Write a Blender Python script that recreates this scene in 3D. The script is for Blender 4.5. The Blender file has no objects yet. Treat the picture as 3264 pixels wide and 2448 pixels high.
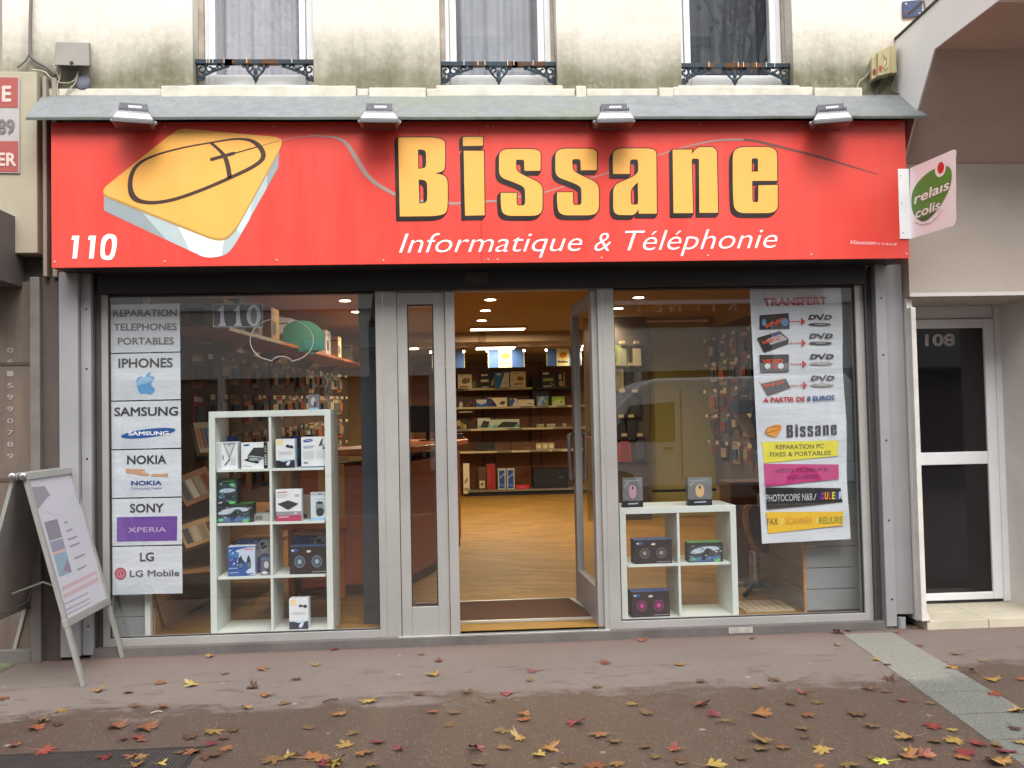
import bpy, math, random
from mathutils import Vector, Matrix
random.seed(7)
R = math.radians
sc = bpy.context.scene
# ---------------------------------------------------------------- camera
F = 3060.0; CX, CY = 1632.0, 1224.0
CAM = Vector((2.2045, -6.333, 1.3561))
def basis(y, p, r):
    cy, sy, cp, sp, cr, sr = math.cos(y), math.sin(y), math.cos(p), math.sin(p), math.cos(r), math.sin(r)
    f = Vector((-sy*cp, cy*cp, sp)); rt = Vector((cy, sy, 0)); up = rt.cross(f)
    return cr*rt+sr*up, -sr*rt+cr*up, f
RT, UP, FW = basis(-0.0621, 0.0346, -0.0212)
cam = bpy.data.cameras.new('camera'); co = bpy.data.objects.new('camera', cam); sc.collection.objects.link(co)
co.matrix_world = Matrix(((RT.x, UP.x, -FW.x, CAM.x), (RT.y, UP.y, -FW.y, CAM.y), (RT.z, UP.z, -FW.z, CAM.z), (0, 0, 0, 1)))
cam.sensor_width = 36; cam.lens = 36*F/3264; cam.clip_start = .05; cam.clip_end = 500
sc.camera = co
# ---------------------------------------------------------------- sky and sun (overcast)
w = bpy.data.worlds.new("World"); sc.world = w; w.use_nodes = True
nt = w.node_tree; bg = nt.nodes['Background']
sky = nt.nodes.new('ShaderNodeTexSky'); sky.sky_type = 'NISHITA'; sky.sun_disc = False
SUN_EL, SUN_ROT = R(50), R(172)
sky.sun_elevation = SUN_EL; sky.sun_rotation = SUN_ROT; sky.air_density = 1.6; sky.dust_density = 5; sky.ozone_density = .6
hs = nt.nodes.new('ShaderNodeHueSaturation'); hs.inputs['Saturation'].default_value = .28
nt.links.new(sky.outputs[0], hs.inputs['Color']); nt.links.new(hs.outputs[0], bg.inputs['Color'])
bg.inputs['Strength'].default_value = 0.15
sun = bpy.data.lights.new('sun', 'SUN'); sun.energy = 1.05; sun.angle = R(80); sun.color = (1, .98, .96)
so = bpy.data.objects.new('sun', sun); sc.collection.objects.link(so)
so.rotation_euler = (R(90)-SUN_EL, 0, R(180)-SUN_ROT)
so.location = (0, -5, 12)
sc.view_settings.view_transform = 'Standard'; sc.view_settings.look = 'None'
sc.view_settings.exposure = 1.26; sc.view_settings.gamma = 1
sc.cycles.max_bounces = 8; sc.cycles.transparent_max_bounces = 12; sc.cycles.sample_clamp_indirect = 6
sc.cycles.caustics_reflective = False; sc.cycles.caustics_refractive = False

# ---------------------------------------------------------------- materials
def lin(c):
    return tuple(((v/12.92) if v <= .04045 else ((v+.055)/1.055)**2.4) for v in c)
def H(s):
    return lin(tuple(int(s[i:i+2], 16)/255 for i in (0, 2, 4)))
def node(nt, t, **k):
    n = nt.nodes.new(t)
    for a, b in k.items():
        if a.startswith('i_'):
            n.inputs[a[2:].replace('_', ' ')].default_value = b
        else: setattr(n, a, b)
    return n
def newmat(name):
    m = bpy.data.materials.new(name); m.use_nodes = True
    return m, m.node_tree, m.node_tree.nodes['Principled BSDF']
def noise(nt, scale, detail=4, rough=.6, sc3=None, coord='Object'):
    tc = node(nt, 'ShaderNodeTexCoord'); n = node(nt, 'ShaderNodeTexNoise'); n.inputs['Scale'].default_value = scale
    n.inputs['Detail'].default_value = detail; n.inputs['Roughness'].default_value = rough
    if sc3:
        mp = node(nt, 'ShaderNodeMapping'); mp.inputs['Scale'].default_value = sc3
        nt.links.new(tc.outputs[coord], mp.inputs[0]); nt.links.new(mp.outputs[0], n.inputs[0])
    else: nt.links.new(tc.outputs[coord], n.inputs[0])
    return n
def ramp(nt, src, a, b, va=0., vb=1.):
    m = node(nt, 'ShaderNodeMapRange'); m.inputs['From Min'].default_value = a; m.inputs['From Max'].default_value = b
    m.inputs['To Min'].default_value = va; m.inputs['To Max'].default_value = vb
    nt.links.new(src, m.inputs['Value']); return m.outputs[0]
def mixc(nt, fac, a, b, mode='MIX'):
    m = node(nt, 'ShaderNodeMix', data_type='RGBA', blend_type=mode)
    for sock, v in ((m.inputs[0], fac), (m.inputs[6], a), (m.inputs[7], b)):
        if isinstance(v, (int, float)): sock.default_value = v
        elif isinstance(v, tuple): sock.default_value = (*v[:3], 1)
        else: nt.links.new(v, sock)
    return m.outputs[2]
def math_(nt, op, a, b=0.):
    m = node(nt, 'ShaderNodeMath', operation=op)
    for i, v in enumerate((a, b)):
        if isinstance(v, (int, float)): m.inputs[i].default_value = v
        else: nt.links.new(v, m.inputs[i])
    return m.outputs[0]
def bump(nt, bs, h, strength, dist=.002):
    b = node(nt, 'ShaderNodeBump'); b.inputs['Strength'].default_value = strength; b.inputs['Distance'].default_value = dist
    nt.links.new(h, b.inputs['Height']); nt.links.new(b.outputs[0], bs.inputs['Normal'])
MC = {}
def mat(name, col, rough=.5, metal=0, var=.12, scale=6, bmp=0, spec=.5, emit=0):
    if name in MC: return MC[name]
    if isinstance(col, str): col = H(col)
    m, nt, bs = newmat(name)
    bs.inputs['Roughness'].default_value = rough; bs.inputs['Metallic'].default_value = metal
    bs.inputs['Specular IOR Level'].default_value = spec
    if var:
        n = noise(nt, scale, 5)
        f = ramp(nt, n.outputs[0], .3, .7)
        nt.links.new(mixc(nt, f, tuple(c*(1-var) for c in col), tuple(min(1, c*(1+var)) for c in col)), bs.inputs['Base Color'])
        nt.links.new(ramp(nt, n.outputs[0], .3, .7, max(0, rough-.08), min(1, rough+.1)), bs.inputs['Roughness'])
        if bmp: bump(nt, bs, noise(nt, scale*8, 3).outputs[0], bmp)
    else: bs.inputs['Base Color'].default_value = (*col, 1)
    if emit:
        bs.inputs['Emission Color'].default_value = (*col, 1); bs.inputs['Emission Strength'].default_value = emit
    MC[name] = m; return m
def P(hexs):           # a printed ink colour
    return mat('ink_'+hexs, hexs, .55, var=.05, scale=14)

def m_plaster():
    m, nt, bs = newmat('facade_plaster')
    tc = node(nt, 'ShaderNodeTexCoord'); sp = node(nt, 'ShaderNodeSeparateXYZ'); nt.links.new(tc.outputs['Object'], sp.inputs[0])
    big = noise(nt, 1.3, 6, .65); streak = noise(nt, 1., 6, .7, (7, 7, .8)); fine = noise(nt, 22, 5, .7)
    c = mixc(nt, ramp(nt, big.outputs[0], .35, .68), H('dad5cb'), H('c8c2b6'))
    c = mixc(nt, ramp(nt, streak.outputs[0], .54, .76, 0, .3), c, H('a69e8d'))
    c = mixc(nt, ramp(nt, noise(nt, 2.1, 5, .6).outputs[0], .58, .7, 0, .35), c, H('d9c9bd'))
    # green algae: a ragged belt above the cornice
    zz = math_(nt, 'ADD', sp.outputs[2], math_(nt, 'MULTIPLY', math_(nt, 'SUBTRACT', big.outputs[0], .5), .75))
    zz = math_(nt, 'ADD', zz, math_(nt, 'MULTIPLY', math_(nt, 'SUBTRACT', fine.outputs[0], .5), .25))
    belt = math_(nt, 'MULTIPLY', ramp(nt, zz, 4.06, 3.68), ramp(nt, streak.outputs[0], .3, .6, .75, 1))
    c = mixc(nt, math_(nt, 'MULTIPLY', belt, .9), c, H('5d5a42'))
    c = mixc(nt, math_(nt, 'MULTIPLY', ramp(nt, zz, 3.84, 3.6), ramp(nt, fine.outputs[0], .42, .62, .1, .75)), c, H('53563a'))
    # hairline cracks and spots
    v = node(nt, 'ShaderNodeTexVoronoi', feature='DISTANCE_TO_EDGE'); v.inputs['Scale'].default_value = 1.1
    mp = node(nt, 'ShaderNodeMapping'); mp.inputs['Scale'].default_value = (.6, .6, .3)
    nt.links.new(mixc(nt, .12, tc.outputs['Object'], fine.outputs[1]), mp.inputs[0]); nt.links.new(mp.outputs[0], v.inputs[0])
    c = mixc(nt, ramp(nt, v.outputs[0], .004, .0, 0, .12), c, H('7a7263'))
    nt.links.new(c, bs.inputs['Base Color']); bs.inputs['Roughness'].default_value = .92
    bump(nt, bs, fine.outputs[0], .5, .006); return m
def m_zinc():
    m, nt, bs = newmat('zinc_sheet')
    a = noise(nt, 2.2, 6, .7); b = noise(nt, 14, 5, .7)
    tc = node(nt, 'ShaderNodeTexCoord'); sp = node(nt, 'ShaderNodeSeparateXYZ'); nt.links.new(tc.outputs['Object'], sp.inputs[0])
    c = mixc(nt, ramp(nt, b.outputs[0], .35, .65), H('6c7074'), H('7d8184'))
    mid = math_(nt, 'MULTIPLY', ramp(nt, sp.outputs[0], -1.1, -.5), ramp(nt, sp.outputs[0], 1.1, .5))
    g = math_(nt, 'MULTIPLY', ramp(nt, a.outputs[0], .38, .6), math_(nt, 'ADD', math_(nt, 'MULTIPLY', mid, .5), .08))
    c = mixc(nt, g, c, H('6f7a63'))
    low = math_(nt, 'ADD', ramp(nt, sp.outputs[2], 3.40, 3.30), math_(nt, 'SUBTRACT', a.outputs[0], .5))
    c = mixc(nt, math_(nt, 'MULTIPLY', ramp(nt, low, .5, 1.1), ramp(nt, b.outputs[0], .4, .6)), c, H('4c5433'))
    v = node(nt, 'ShaderNodeTexVoronoi'); v.inputs['Scale'].default_value = 9; nt.links.new(tc.outputs['Object'], v.inputs[0])
    c = mixc(nt, ramp(nt, v.outputs[0], .05, .03, 0, .5), c, H('a9acae'))
    nt.links.new(c, bs.inputs['Base Color']); bs.inputs['Metallic'].default_value = .15; bs.inputs['Roughness'].default_value = .6
    bump(nt, bs, a.outputs[0], .1, .006); return m
def m_pave():
    m, nt, bs = newmat('red_asphalt')
    tc = node(nt, 'ShaderNodeTexCoord'); sp = node(nt, 'ShaderNodeSeparateXYZ'); nt.links.new(tc.outputs['Object'], sp.inputs[0])
    big = noise(nt, 1.1, 6, .62); fine = noise(nt, 120, 4, .85); med = noise(nt, 30, 4, .7)
    wv = noise(nt, 1., 8, .78, (1.1, 4, 1))
    yy = math_(nt, 'ADD', sp.outputs[1], math_(nt, 'MULTIPLY', math_(nt, 'SUBTRACT', wv.outputs[0], .5), .9))
    yy = math_(nt, 'ADD', yy, math_(nt, 'MULTIPLY', math_(nt, 'SUBTRACT', noise(nt, 5, 6, .75).outputs[0], .5), .7))
    # ground east of the stone strip is wet nearer the wall
    yy = math_(nt, 'SUBTRACT', yy, ramp(nt, sp.outputs[0], 4.75, 5.0, 0, .35))
    wet = ramp(nt, yy, -1.18, -1.34)
    dry = mixc(nt, ramp(nt, big.outputs[0], .35, .65), H('6c635e'), H('615852'))
    dry = mixc(nt, ramp(nt, sp.outputs[1], -.42, -.12), dry, H('664f4a'))
    dry = mixc(nt, ramp(nt, med.outputs[0], .35, .65, 0, .35), dry, H('584b45'))
    wc = mixc(nt, ramp(nt, med.outputs[0], .35, .65), H('35271f'), H('44352b'))
    c = mixc(nt, wet, dry, wc)
    # damp blotches under and beside leaves
    sb = noise(nt, 1., 5, .6, (4.5, 11, 1))
    c = mixc(nt, math_(nt, 'MULTIPLY', ramp(nt, sb.outputs[0], .57, .66, 0, .7), ramp(nt, sp.outputs[1], -.35, -.75)), c, H('40332c'))
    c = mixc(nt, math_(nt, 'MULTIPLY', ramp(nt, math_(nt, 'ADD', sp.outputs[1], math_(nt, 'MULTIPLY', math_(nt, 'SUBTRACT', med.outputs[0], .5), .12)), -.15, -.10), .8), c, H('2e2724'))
    c = mixc(nt, ramp(nt, fine.outputs[0], .42, .62, 0, .6), c, mixc(nt, wet, H('7f736c'), H('6b5a4e')))
    v = node(nt, 'ShaderNodeTexVoronoi'); v.inputs['Scale'].default_value = 80; nt.links.new(tc.outputs['Object'], v.inputs[0])
    pk = math_(nt, 'MULTIPLY', ramp(nt, v.outputs[0], .26, .12), ramp(nt, noise(nt, 34, 2).outputs[0], .46, .56))
    c = mixc(nt, math_(nt, 'MULTIPLY', pk, math_(nt, 'ADD', math_(nt, 'MULTIPLY', wet, .42), .1)), c, H('c4b8ab'))
    # trodden chewing gum
    v2 = node(nt, 'ShaderNodeTexVoronoi'); v2.inputs['Scale'].default_value = 4.2; v2.inputs['Randomness'].default_value = 1
    nt.links.new(tc.outputs['Object'], v2.inputs[0])
    sel = node(nt, 'ShaderNodeSeparateColor'); nt.links.new(v2.outputs[1], sel.inputs[0])
    g = math_(nt, 'MULTIPLY', ramp(nt, v2.outputs[0], .075, .05), ramp(nt, sel.outputs[0], .5, .55, 0, .7))
    c = mixc(nt, g, c, H('958e87'))
    nt.links.new(c, bs.inputs['Base Color'])
    nt.links.new(ramp(nt, wet, 0, 1, .92, .5), bs.inputs['Roughness'])
    bump(nt, bs, fine.outputs[0], .7, .004); return m
def m_parquet(base=('75531a', '906b29', '684818'), rot=14, bw=.3, rh=.085):
    m, nt, bs = newmat('parquet')
    tc = node(nt, 'ShaderNodeTexCoord'); mp = node(nt, 'ShaderNodeMapping'); mp.inputs['Rotation'].default_value = (0, 0, R(rot))
    nt.links.new(tc.outputs['Object'], mp.inputs[0])
    b = node(nt, 'ShaderNodeTexBrick'); nt.links.new(mp.outputs[0], b.inputs[0])
    b.inputs['Scale'].default_value = 1; b.inputs['Brick Width'].default_value = bw; b.inputs['Row Height'].default_value = rh
    b.inputs['Mortar Size'].default_value = .0007; b.inputs['Mortar Smooth'].default_value = .2; b.inputs['Bias'].default_value = .1
    b.inputs['Color1'].default_value = (*H(base[0]), 1); b.inputs['Color2'].default_value = (*H(base[1]), 1); b.inputs['Mortar'].default_value = (*H('5e3f18'), 1)
    g = noise(nt, 9, 5, .6, (1, 4, 1)); nt.links.new(mp.outputs[0], g.inputs[0])
    c = mixc(nt, ramp(nt, g.outputs[0], .35, .7, 0, .3), b.outputs[0], H(base[2]))
    nt.links.new(c, bs.inputs['Base Color']); bs.inputs['Roughness'].default_value = .6; bs.inputs['Specular IOR Level'].default_value = .35; return m
def m_wood(name, a, b, rough=.45, sc3=(2, 2, 14)):
    m, nt, bs = newmat(name)
    g = noise(nt, 2.2, 6, .65, sc3); g2 = noise(nt, 1.2, 3)
    c = mixc(nt, ramp(nt, g.outputs[0], .35, .68), H(a), H(b)); c = mixc(nt, ramp(nt, g2.outputs[0], .4, .7, 0, .3), c, H(a))
    nt.links.new(c, bs.inputs['Base Color']); bs.inputs['Roughness'].default_value = rough; return m
def m_glass(name='window_glass', f0=.14, tint=(.95, .965, .965)):
    m = bpy.data.materials.new(name); m.use_nodes = True; nt = m.node_tree; nt.nodes.clear()
    o = node(nt, 'ShaderNodeOutputMaterial'); mx = node(nt, 'ShaderNodeMixShader'); t = node(nt, 'ShaderNodeBsdfTransparent')
    g = node(nt, 'ShaderNodeBsdfGlossy'); g.inputs['Roughness'].default_value = .012
    t.inputs[0].default_value = (*tint, 1); lw = node(nt, 'ShaderNodeLayerWeight'); lw.inputs[0].default_value = .5
    n = noise(nt, .8, 2); b = node(nt, 'ShaderNodeBump'); b.inputs['Strength'].default_value = .05; b.inputs['Distance'].default_value = .004
    nt.links.new(n.outputs[0], b.inputs['Height']); nt.links.new(b.outputs[0], g.inputs['Normal'])
    nt.links.new(math_(nt, 'ADD', math_(nt, 'MULTIPLY', math_(nt, 'POWER', lw.outputs['Facing'], 5.), 1-f0), f0), mx.inputs[0]); nt.links.new(t.outputs[0], mx.inputs[1]); nt.links.new(g.outputs[0], mx.inputs[2])
    nt.links.new(mx.outputs[0], o.inputs[0]); return m
def m_paper():
    m, nt, bs = newmat('white_paper')
    n = noise(nt, 1.6, 5, .6, (1, 1, 2.5))
    nt.links.new(mixc(nt, ramp(nt, n.outputs[0], .35, .7), H('cfd3da'), H('bcc1ca')), bs.inputs['Base Color'])
    bs.inputs['Roughness'].default_value = .7; bump(nt, bs, n.outputs[0], .6, .03); return m
def m_stone():
    m, nt, bs = newmat('stone_slab')
    tc = node(nt, 'ShaderNodeTexCoord'); sp = node(nt, 'ShaderNodeSeparateXYZ'); nt.links.new(tc.outputs['Object'], sp.inputs[0])
    f = noise(nt, 150, 3, .8); b = noise(nt, 3, 5, .7)
    dry = mixc(nt, ramp(nt, f.outputs[0], .38, .66), H('696862'), H('8b8a83'))
    wet = mixc(nt, ramp(nt, f.outputs[0], .38, .66), H('464843'), H('787a74'))
    y = math_(nt, 'ADD', sp.outputs[1], math_(nt, 'SUBTRACT', b.outputs[0], .5))
    c = mixc(nt, ramp(nt, y, -1.15, -1.35), dry, wet)
    nt.links.new(c, bs.inputs['Base Color']); bs.inputs['Roughness'].default_value = .75; bump(nt, bs, f.outputs[0], .4, .002); return m
def m_signred():
    m, nt, bs = newmat('red_vinyl')
    n = noise(nt, .9, 4); nt.links.new(mixc(nt, ramp(nt, n.outputs[0], .35, .65), (.70, .066, .054), (.76, .08, .064)), bs.inputs['Base Color'])
    f = noise(nt, 1., 6, .75, (9, 1, .9)); nt.links.new(ramp(nt, f.outputs[0], .35, .7, .3, .5), bs.inputs['Roughness']); nt.links.new(mixc(nt, ramp(nt, f.outputs[0], .5, .8, 0, .22), mixc(nt, ramp(nt, n.outputs[0], .35, .65), (.66, .050, .036), (.72, .062, .046)), H('a04a40')), bs.inputs['Base Color']); bump(nt, bs, noise(nt, 1.1, 2).outputs[0], .25, .02); return m

PLASTER, ZINC, PAVE, PARQ, GLASS, PAPER, STONE, SIGNRED = m_plaster(), m_zinc(), m_pave(), m_parquet(), m_glass(), m_paper(), m_stone(), m_signred()
ALU = mat('grey_aluminium', '9a9896', .45, .2, .11, 1.4, .05)
ALU2 = mat('bright_aluminium', 'b9bab6', .35, .6, .06, 5)
GREYMET = mat('grey_painted_metal', '8e8e90', .5, .1, .08, 2)
DARKMET = mat('dark_metal', '241d1d', .5, .3, .2, 3)
BLACK = mat('black_plastic', '0e0d0e', .4, 0, .2, 5)
WHITEPVC = mat('white_pvc', 'd9dcdf', .4, 0, .04, 3)
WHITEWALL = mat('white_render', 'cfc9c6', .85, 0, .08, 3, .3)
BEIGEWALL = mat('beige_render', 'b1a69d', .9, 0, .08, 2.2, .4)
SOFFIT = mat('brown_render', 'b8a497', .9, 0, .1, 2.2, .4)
CREAM = mat('cream_paint', 'c5b691', .75, 0, .08, 3, .2)
SHELFW = mat('white_melamine', 'ccd2cc', .45, 0, .03, 4)
WOODR = m_wood('red_brown_wood', '7a3415', '94481f')
WOODO = m_wood('orange_wood', '9a4a14', 'b8651f', .35, (3, 3, 3))
WOODB = m_wood('back_wall_wood', '5e3216', '7b4520')
PINE = m_wood('pine_edge', 'a5713a', 'bd8b52', .5, (3, 3, 3))
CARD = mat('brown_cardboard', 'a2763f', .8, 0, .1, 4)
SLAT = mat('grey_slat_board', '83888a', .6, 0, .05, 2)
CEIL = mat('painted_ceiling', 'a08a70', .9, 0, .05, 1.5)
IRON = mat('dark_blue_cast_iron', '1f2d38', .5, .3, .35, 9, .4)
RUST = mat('rusty_iron', '5a3a1c', .8, .1, .3, 14, .4)
STEEL = mat('polished_steel', 'aaaaaa', .25, .9, .05, 4)

# ---------------------------------------------------------------- mappers: 2D drawing coordinates -> a real plane
def ray(px, py): return FW + RT*((px-CX)/F) - UP*((py-CY)/F)
def PY(Y):
    def f(px, py, d=0.):
        r = ray(px, py); return CAM + r*((Y-d-CAM.y)/r.y)
    return f
def PX(X):
    def f(px, py, d=0.):
        r = ray(px, py); return CAM + r*((X-d-CAM.x)/r.x)
    return f
def PZ(Z):
    def f(px, py, d=0.):
        r = ray(px, py); return CAM + r*((Z+d-CAM.z)/r.z)
    return f
def PN(p0, n):
    n = n.normalized()
    def f(px, py, d=0.):
        r = ray(px, py); return CAM + r*(((p0+n*d)-CAM).dot(n)/r.dot(n))
    return f
def UV(p0, ux, uz, n):            # u,v in 0..1 over a face
    def f(u, v, d=0.): return p0 + ux*u + uz*v + n*d
    return f
def zc(ox, oy, s, pts):            # coordinates read in an enlarged view -> photo coordinates
    return [(ox+p[0]/s, oy+p[1]/s) + tuple(p[2:]) for p in pts]

# ---------------------------------------------------------------- mesh builder
def spline(pts, n=5):
    """closed outline; (x,y,1) is a corner, (x,y) a smooth control point"""
    N = len(pts); out = []
    for i, p in enumerate(pts):
        if len(p) > 2 and p[2]: out.append((p[0], p[1])); continue
        a, b = pts[i-1], pts[(i+1) % N]
        s = (a[0], a[1]) if (len(a) > 2 and a[2]) else ((a[0]+p[0])/2, (a[1]+p[1])/2)
        e = (b[0], b[1]) if (len(b) > 2 and b[2]) else ((b[0]+p[0])/2, (b[1]+p[1])/2)
        for k in range(n+1):
            if k == n and not (len(b) > 2 and b[2]): continue
            if (k == 0 and len(a) > 2 and a[2]) or (k == n and len(b) > 2 and b[2]): continue
            t = k/n; out.append(((1-t)**2*s[0]+2*t*(1-t)*p[0]+t*t*e[0], (1-t)**2*s[1]+2*t*(1-t)*p[1]+t*t*e[1]))
    return out
GC = {}
def glyphs(s, bold, shear):
    k = (s, bold, shear)
    if k not in GC:
        cu = bpy.data.curves.new('t', 'FONT'); cu.body = s; cu.offset = min(bold, 0); cu.shear = shear; cu.resolution_u = 3
        o = bpy.data.objects.new('t', cu); me = bpy.data.meshes.new_from_object(o)
        base = [(v.co.x, v.co.y) for v in me.vertices]; bf = [tuple(p.vertices) for p in me.polygons]
        sh = [(0, 0)] if bold <= 0 else [(0, 0), (bold, 0), (-bold, 0), (0, bold), (0, -bold), (bold*.7, bold*.7), (-bold*.7, -bold*.7), (bold*.7, -bold*.7), (-bold*.7, bold*.7)]
        vs = []; fs = []
        for i, (a, b) in enumerate(sh):
            o_ = len(vs); vs += [(x+a, y+b, .00006*i) for x, y in base]; fs += [tuple(o_+k_ for k_ in f_) for f_ in bf]
        bpy.data.objects.remove(o); bpy.data.curves.remove(cu); bpy.data.meshes.remove(me); GC[k] = (vs, fs)
    return GC[k]
def fill(loops, offset=0):
    cu = bpy.data.curves.new('c', 'CURVE'); cu.dimensions = '2D'; cu.fill_mode = 'BOTH'; cu.offset = offset
    for L in loops:
        s = cu.splines.new('POLY'); s.points.add(len(L)-1); s.use_cyclic_u = True
        for i, p in enumerate(L): s.points[i].co = (p[0], p[1], 0, 1)
    o = bpy.data.objects.new('c', cu); me = bpy.data.meshes.new_from_object(o)
    r = ([(v.co.x, v.co.y) for v in me.vertices], [tuple(p.vertices) for p in me.polygons])
    bpy.data.objects.remove(o); bpy.data.curves.remove(cu); bpy.data.meshes.remove(me); return r
def col_link(o): sc.collection.objects.link(o)
OFF = {}
class MB:
    def __init__(s): s.v = []; s.f = []; s.fm = []; s.mats = []
    def mi(s, m):
        if m not in s.mats: s.mats.append(m)
        return s.mats.index(m)
    def add(s, vs, fs, m):
        b = len(s.v); s.v += [Vector(v) for v in vs]; i = s.mi(m)
        for f in fs: s.f.append(tuple(b+k for k in f)); s.fm.append(i)
        return s
    def box(s, x0, x1, y0, y1, z0, z1, m, T=None):
        x0, x1 = sorted((x0, x1)); y0, y1 = sorted((y0, y1)); z0, z1 = sorted((z0, z1))
        vs = [Vector(p) for p in ((x0, y0, z0), (x1, y0, z0), (x1, y1, z0), (x0, y1, z0), (x0, y0, z1), (x1, y0, z1), (x1, y1, z1), (x0, y1, z1))]
        if T: vs = [T @ v for v in vs]
        return s.add(vs, [(0, 3, 2, 1), (4, 5, 6, 7), (0, 1, 5, 4), (1, 2, 6, 5), (2, 3, 7, 6), (3, 0, 4, 7)], m)
    def quad(s, pts, m): return s.add(pts, [tuple(range(len(pts)))], m)
    def solid(s, front, back, m):       # prism between two matching polygons
        n = len(front); return s.add(list(front)+list(back), [tuple(range(n))[::-1], tuple(range(n, 2*n))] + [(i, (i+1) % n, n+(i+1) % n, n+i) for i in range(n)], m)
    def prism(s, pts, a, b, m, axis='y'):
        g = {'y': lambda p, t: (p[0], t, p[1]), 'x': lambda p, t: (t, p[0], p[1]), 'z': lambda p, t: (p[0], p[1], t)}[axis]
        return s.solid([g(p, a) for p in pts], [g(p, b) for p in pts], m)
    def poly(s, pts, mp, m, d=.0006): return s.quad([mp(p[0], p[1], d) for p in pts], m)
    def sp(s, pts, mp, m, d=.0006, n=5): return s.poly(spline(pts, n), mp, m, d)
    def rect(s, x0, y0, x1, y1, mp, m, d=.0006): return s.poly([(x0, y0), (x1, y0), (x1, y1), (x0, y1)], mp, m, d)
    def ell(s, cx, cy, rx, ry, mp, m, d=.0006, rot=0, n=20, r0=0):
        c, q = math.cos(R(rot)), math.sin(R(rot)); pt = lambda k, f: (cx+f*(rx*math.cos(k)*c-ry*math.sin(k)*q), cy+f*(rx*math.cos(k)*q+ry*math.sin(k)*c))
        A = [pt(2*math.pi*i/n, 1) for i in range(n)]
        if not r0: return s.poly(A, mp, m, d)
        B = [pt(2*math.pi*i/n, r0) for i in range(n)]
        return s.add([mp(*p, d) for p in A+B], [(i, (i+1) % n, n+(i+1) % n, n+i) for i in range(n)], m)
    def shape(s, loops, mp, m, d=.0006, offset=0, shift=(0, 0)):
        vs, fs = fill(loops, offset); return s.add([mp(v[0]+shift[0], v[1]+shift[1], d) for v in vs], fs, m)
    def line(s, pts, wd, mp, m, d=.0006):     # flat ribbon; wd number or list
        L = []; Rr = []
        for i, p in enumerate(pts):
            a = pts[max(0, i-1)]; b = pts[min(len(pts)-1, i+1)]; dx, dy = b[0]-a[0], b[1]-a[1]; l = math.hypot(dx, dy) or 1
            h = (wd[i] if isinstance(wd, (list, tuple)) else wd)/2; L.append((p[0]-dy/l*h, p[1]+dx/l*h)); Rr.append((p[0]+dy/l*h, p[1]-dx/l*h))
        n = len(pts); return s.add([mp(*p, d) for p in L+Rr], [(i, i+1, n+i+1, n+i) for i in range(n-1)], m)
    def text(s, t, p0, p1, cap, mp, m, bold=0., shear=0., d=.0012):
        """text from p0 to p1 on its baseline, capital height cap (drawing units; sign gives up)"""
        vs, fs = glyphs(t, bold, shear); x0 = min(v[0] for v in vs); x1 = max(v[0] for v in vs); ux, uy = p1[0]-p0[0], p1[1]-p0[1]
        out = []
        for v in vs:
            u = (v[0]-x0)/(x1-x0); h = v[1]/.73*cap; out.append(mp(p0[0]+ux*u, p0[1]+uy*u+h, d+v[2]))
        return s.add(out, fs, m)
    def tube(s, pts, r, m, n=8, r2=None):
        pts = [Vector(p) for p in pts]; rings = []; N = len(pts); prev = None
        for i, p in enumerate(pts):
            t = (pts[min(N-1, i+1)]-pts[max(0, i-1)]).normalized()
            a = prev if prev is not None else (Vector((0, 0, 1)) if abs(t.z) < .9 else Vector((1, 0, 0)))
            u = (a-t*a.dot(t)).normalized(); prev = u; q = t.cross(u); rr = r + ((r2-r)*i/(N-1) if r2 is not None else 0)
            rings.append([p+(u*math.cos(2*math.pi*k/n)+q*math.sin(2*math.pi*k/n))*rr for k in range(n)])
        vs = [v for g in rings for v in g]; fs = [tuple(range(n))[::-1], tuple((N-1)*n+k for k in range(n))]
        for i in range(N-1): fs += [(i*n+k, i*n+(k+1) % n, (i+1)*n+(k+1) % n, (i+1)*n+k) for k in range(n)]
        return s.add(vs, fs, m)
    def ball(s, c, rx, ry, rz, m, n=12, h=8):
        vs = []; fs = []
        for i in range(h+1):
            a = math.pi*i/h
            for k in range(n): b = 2*math.pi*k/n; vs.append((c[0]+rx*math.sin(a)*math.cos(b), c[1]+ry*math.sin(a)*math.sin(b), c[2]+rz*math.cos(a)))
        for i in range(h):
            fs += [(i*n+k, (i+1)*n+k, (i+1)*n+(k+1) % n, i*n+(k+1) % n) for k in range(n)]
        return s.add(vs, fs, m)
    def build(s, name, parent=None, bevel=0, smooth=False, loc=None, seg=2):
        root = parent; off = OFF.get(parent.name, Vector()) if parent else (Vector(loc) if loc is not None else Vector())
        me = bpy.data.meshes.new(name); me.from_pydata([v-off for v in s.v], [], s.f)
        for m in s.mats: me.materials.append(m)
        me.polygons.foreach_set('material_index', s.fm)
        if smooth: me.polygons.foreach_set('use_smooth', [True]*len(s.f))
        me.update(); o = bpy.data.objects.new(name, me); col_link(o)
        if parent: o.parent = parent
        else: o.location = off
        OFF[o.name] = off
        if bevel:
            b = o.modifiers.new('bevel', 'BEVEL'); b.width = bevel; b.segments = seg; b.limit_method = 'ANGLE'; b.angle_limit = R(40)
        return o
def tag(o, label=None, cat=None, group=None, kind=None):
    if label: o['label'] = label
    if cat: o['category'] = cat
    if group: o['group'] = group
    if kind: o['kind'] = kind
    return o
def thing(name, label, cat, loc, group=None):
    o = bpy.data.objects.new(name, None); col_link(o); o.location = loc; o.empty_display_size = .1; OFF[o.name] = Vector(loc)
    return tag(o, label, cat, group)
def struct(mb, name, **k): return tag(mb.build(name, **k), kind='structure')
G = -.10         # pavement level at the facade
FL = -.03        # shop floor
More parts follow.
